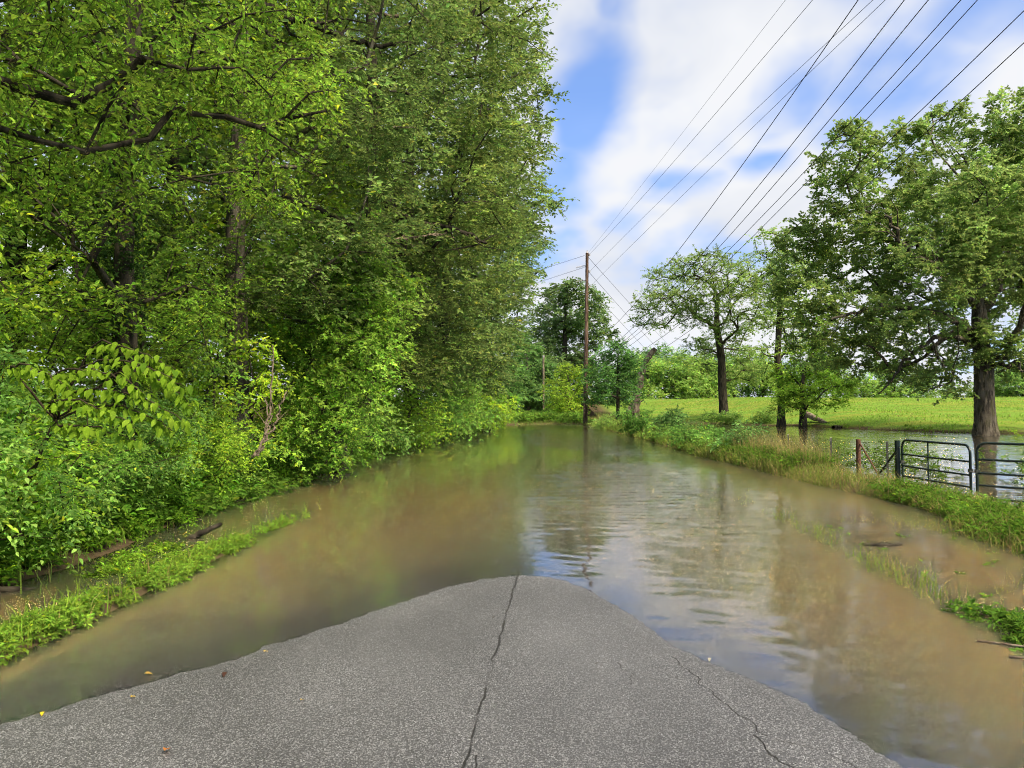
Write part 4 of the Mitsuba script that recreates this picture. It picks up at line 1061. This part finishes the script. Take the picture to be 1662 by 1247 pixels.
# ------------------------------------------------------------------ wire fence with posts
def t_post(key, x, y, top, white=True, r=.022, mat='post_steel'):
    z = float(ground_z(x, y)) - .2
    lean = np.random.default_rng(int(x * 100 + y)).normal(0, .02, 2)
    a = trimesh.creation.box((.045, .012, top - z)); b = trimesh.creation.box((.012, .04, top - z)); b.apply_translation([0, .027, 0])
    for m in (a, b):
        m.apply_translation([0, 0, (top + z) / 2])
    m = trimesh.util.concatenate([a, b])
    m.apply_translation([x, y, 0])
    k = part(key, 'post', mikit.ply(m, mat))
    if white:
        c = trimesh.creation.box((.048, .046, .09)); c.apply_translation([x, y + .018, top - .04])
        scene[k + '__tip'] = mikit.ply(c, 'post_white')
key = thing('wire_fence', 'wire fence on thin steel posts along the right bank beyond the gate', 'fence')
POSTS = [(6.1, 50, .66), (6.25, 45, .66), (6.6, 33.3, .66), (6.9, 26.9, .76), (7.0, 23.2, .86), (7.1, 20.0, .88)]
for x, y, zt in POSTS:
    t_post(key, x, y, zt, white=y < 30)
t_post(key, 6.95, 24.7, .66, white=False)
cyl = trimesh.creation.cylinder(.052, 1.35, sections=14); cyl.apply_translation([7.12, 18.3, .92 - .675])
part(key, 'corner_post', mikit.ply(cyl, 'rust_steel', smooth=40), label='rust brown round corner post')
cyl = trimesh.creation.cylinder(.055, 1.35, sections=14); cyl.apply_translation([7.22, 16.5, .97 - .675])
part(key, 'gate_post', mikit.ply(cyl, 'gate_paint', smooth=40), label='dark green gate post')
t_post(key, 7.16, 16.85, .93, white=False)
part(key, 'brace', mikit.ply(tube_path([(7.14, 18.25, .82), (7.16, 17.75, .46), (7.18, 17.3, .12)], .018, 8), 'rust_steel', smooth=True))
part(key, 'brace', mikit.ply(tube_path([(7.22, 16.45, .82), (7.17, 17.05, .36), (7.1, 17.7, -.12)], .022, 8), 'gate_paint', smooth=True))
line = [(7.22, 16.5, .9), (7.12, 18.3, .88)] + [(x, y, z - .05) for x, y, z in POSTS[::-1]] + [(5.6, 60, .75), (4.6, 72, .9)]
for drop in (0.02, .22, .42, .60):
    P = []
    for a, b in zip(line[:-1], line[1:]):
        for t in np.linspace(0, 1, 7)[:-1]:
            P.append(np.array(a) + (np.array(b) - np.array(a)) * t - [0, 0, drop + .05 * math.sin(math.pi * t) * (np.linalg.norm(np.array(b) - a) > 3)])
    part(key, 'wire', mikit.ply(tube_path(P, .0035, 4), 'wire_steel', smooth=True))
for y in np.arange(16.8, 22.8, .33):
    x = 7.22 - (y - 16.5) * .045
    part(key, 'stay_wire', mikit.ply(tube_path([(x, y, .84), (x + .002, y, .5), (x, y, .05)], .0025, 3), 'wire_steel', smooth=True))

# ------------------------------------------------------------------ utility pole and power lines
key = thing('utility_pole', 'tall brown wooden utility pole standing beside the flooded road', 'utility pole')
PY = 76.0
p0, p1 = at(950, 684, PY), at(953, 411, PY)
p0[2] = float(ground_z(p0[0], PY)) - .3
pm = [p0 + (p1 - p0) * t for t in (0, .33, .66, 1)]
part(key, 'shaft', bark_shape(limb_mesh(np.random.default_rng(7), pm, .235, .15, 0, .0), 'bark_pole'))
cap = trimesh.creation.cone(.13, .3, sections=12); cap.apply_translation(p1)
part(key, 'top_insulator', mikit.ply(cap, 'porcelain', smooth=30))
for v in (432.5, 456):
    q = at(952.5, v, PY)
    part(key, 'bracket', mikit.ply(tube_path([q, q + [-.25, 0, .06], q + [-.5, 0, .02]], .035, 6), 'post_steel', smooth=True))
    st = []
    for j in range(6):
        c = trimesh.creation.cylinder(.085, .05, sections=12); c.apply_transform(trimesh.transformations.rotation_matrix(math.pi / 2, [0, 1, 0])); c.apply_translation(q + [-.55 - j * .1, 0, -.02 * j]); st.append(c)
    part(key, 'insulator', mikit.ply(trimesh.util.concatenate(st), 'porcelain', smooth=30))
for v in (414, 441, 466):
    q = at(954.5, v, PY)
    c = trimesh.creation.cylinder(.10, .22, sections=12); c.apply_translation(q + [.12, -.05, 0])
    part(key, 'insulator', mikit.ply(c, 'porcelain', smooth=30))
for v in np.linspace(560, 672, 7):
    q = at(951.5, v, PY)
    part(key, 'step_band', mikit.ply(tube_path([q + [.25 * math.cos(t), .25 * math.sin(t), 0] for t in np.linspace(0, 2 * np.pi, 13)], .015, 5), 'post_steel', smooth=True))

def cable(label, a, m, b, r, back=-25.0, fwd=0.0, cat='power line'):
    """a sagging line through a near point a, a far point b and a middle sight (u, v) between them, straight in plan"""
    A, B = at(*a), at(*b)
    M = at(*m, 10.0); kx = M[0] / 10.0
    t = (A[0] - kx * A[1]) / (kx * (B[1] - A[1]) - (B[0] - A[0]))
    t = min(max(t, .05), .95)
    ym = A[1] + (B[1] - A[1]) * t
    zm = EYE + (M[2] - EYE) / 10.0 * ym
    q = np.polyfit([0, t, 1], [A[2], zm, B[2]], 2)
    t0 = (back - A[1]) / (B[1] - A[1]) if back is not None else 0
    s = np.linspace(t0, 1 + fwd, 40)
    P = np.stack([A[0] + (B[0] - A[0]) * s, A[1] + (B[1] - A[1]) * s, np.maximum(np.polyval(q, s), np.polyval(q, np.clip(s, 0, 2)) - 3)], -1)
    key = numbered('power_line')
    scene[key] = mikit.ply(tube_path(P, r, 5), 'cable', smooth=True)
    labels[key] = {'label': label, 'category': cat}

TOPS = [((1275, 0, 29), (1095, 232), (953, 413, PY), 0.0067, 'thinnest and leftmost power line at the top of the sky, ending on the pole tip'),
        ((1319, 0, 28), (1115, 238), (954, 416, PY), 0.0105, 'second power line from the left at the top of the sky'),
        ((1417, 0, 27), (1180, 222), (957, 441, PY), 0.0097, 'power line to the second insulator of the pole'),
        ((1437, 0, 26), (1200, 228), (957, 466, PY), 0.0097, 'power line to the lowest insulator of the pole')]
for a, m, b, r, lab in TOPS:
    cable(lab, a, m, b, r)
FARP = 112.0
LOW = [((1393, 0, 17), (1225, 232), (1033, 490), (866, 568), .015, 'steep power line that crosses two others near the top of the sky'),
       ((1468, 0, 17), (1290, 228), (1024, 535), (861, 580), .015, 'power line left of the double strand that ends behind the mid pasture oak'),
       ((1507, 0, 17.5), (1325, 222), (1020, 548), (858, 585), .015, 'right strand of the double power line behind the mid pasture oak'),
       ((1560, 0, 18), (1385, 190), (1016, 557), (850, 595), .015, 'left strand of the pair crossing left of the great oak crown'),
       ((1587, 0, 18.5), (1410, 192), (1016, 566), (846, 600), .015, 'right strand of the pair crossing left of the great oak crown'),
       ((1662, 18, 18.5), (1404, 255), (1052, 563), (842, 604), .017, 'thick cable crossing in front of the great oak, upper one'),
       ((1662, 70, 19), (1404, 285), (1074, 568), (840, 612), .017, 'thick cable crossing in front of the great oak, lower one')]
for a, m, m2, b, r, lab in LOW:
    cable(lab, a, m2, (*b, FARP), r * .75)
for k, (v, ue, ve) in enumerate(((418, 1085, 560), (441, 1090, 590), (466, 1080, 600), (490, 1075, 612))):
    cable(f'faint line running from the pole down right over the far trees, {ORD[k]} from the top', (955, v, PY), (955 + (ue - 955) * .55, v + (ve - v) * .56), (ue, ve, 190), .02, back=None)
    labels[list(labels)[-1]]['group'] = 'faint lines beyond the pole'
for v, ue, ve, lab in ((415, 700, 500, 'faint upper line leaving the pole to the left behind the trees'), (434, 700, 520, 'line leaving the upper left insulator of the pole'), (457, 700, 545, 'line leaving the lower left insulator of the pole')):
    cable(lab, (949, v, PY), (870, v + (ve - v) * .30), (ue, ve, 88), .016, back=None)
key = thing('utility_pole', 'thin pale utility pole half hidden by trees at the far end of the road', 'utility pole')
c = trimesh.creation.cylinder(.11, 9.5, sections=12); q = at(882, 590, 95); c.apply_translation([q[0], 95, q[2] - 4.0])
part(key, 'shaft', mikit.ply(c, 'bark_snag', smooth=40))
bx = trimesh.creation.cylinder(.13, .3, sections=12); bx.apply_translation([q[0], 95, q[2] + .85]); part(key, 'cap', mikit.ply(bx, 'porcelain', smooth=40))
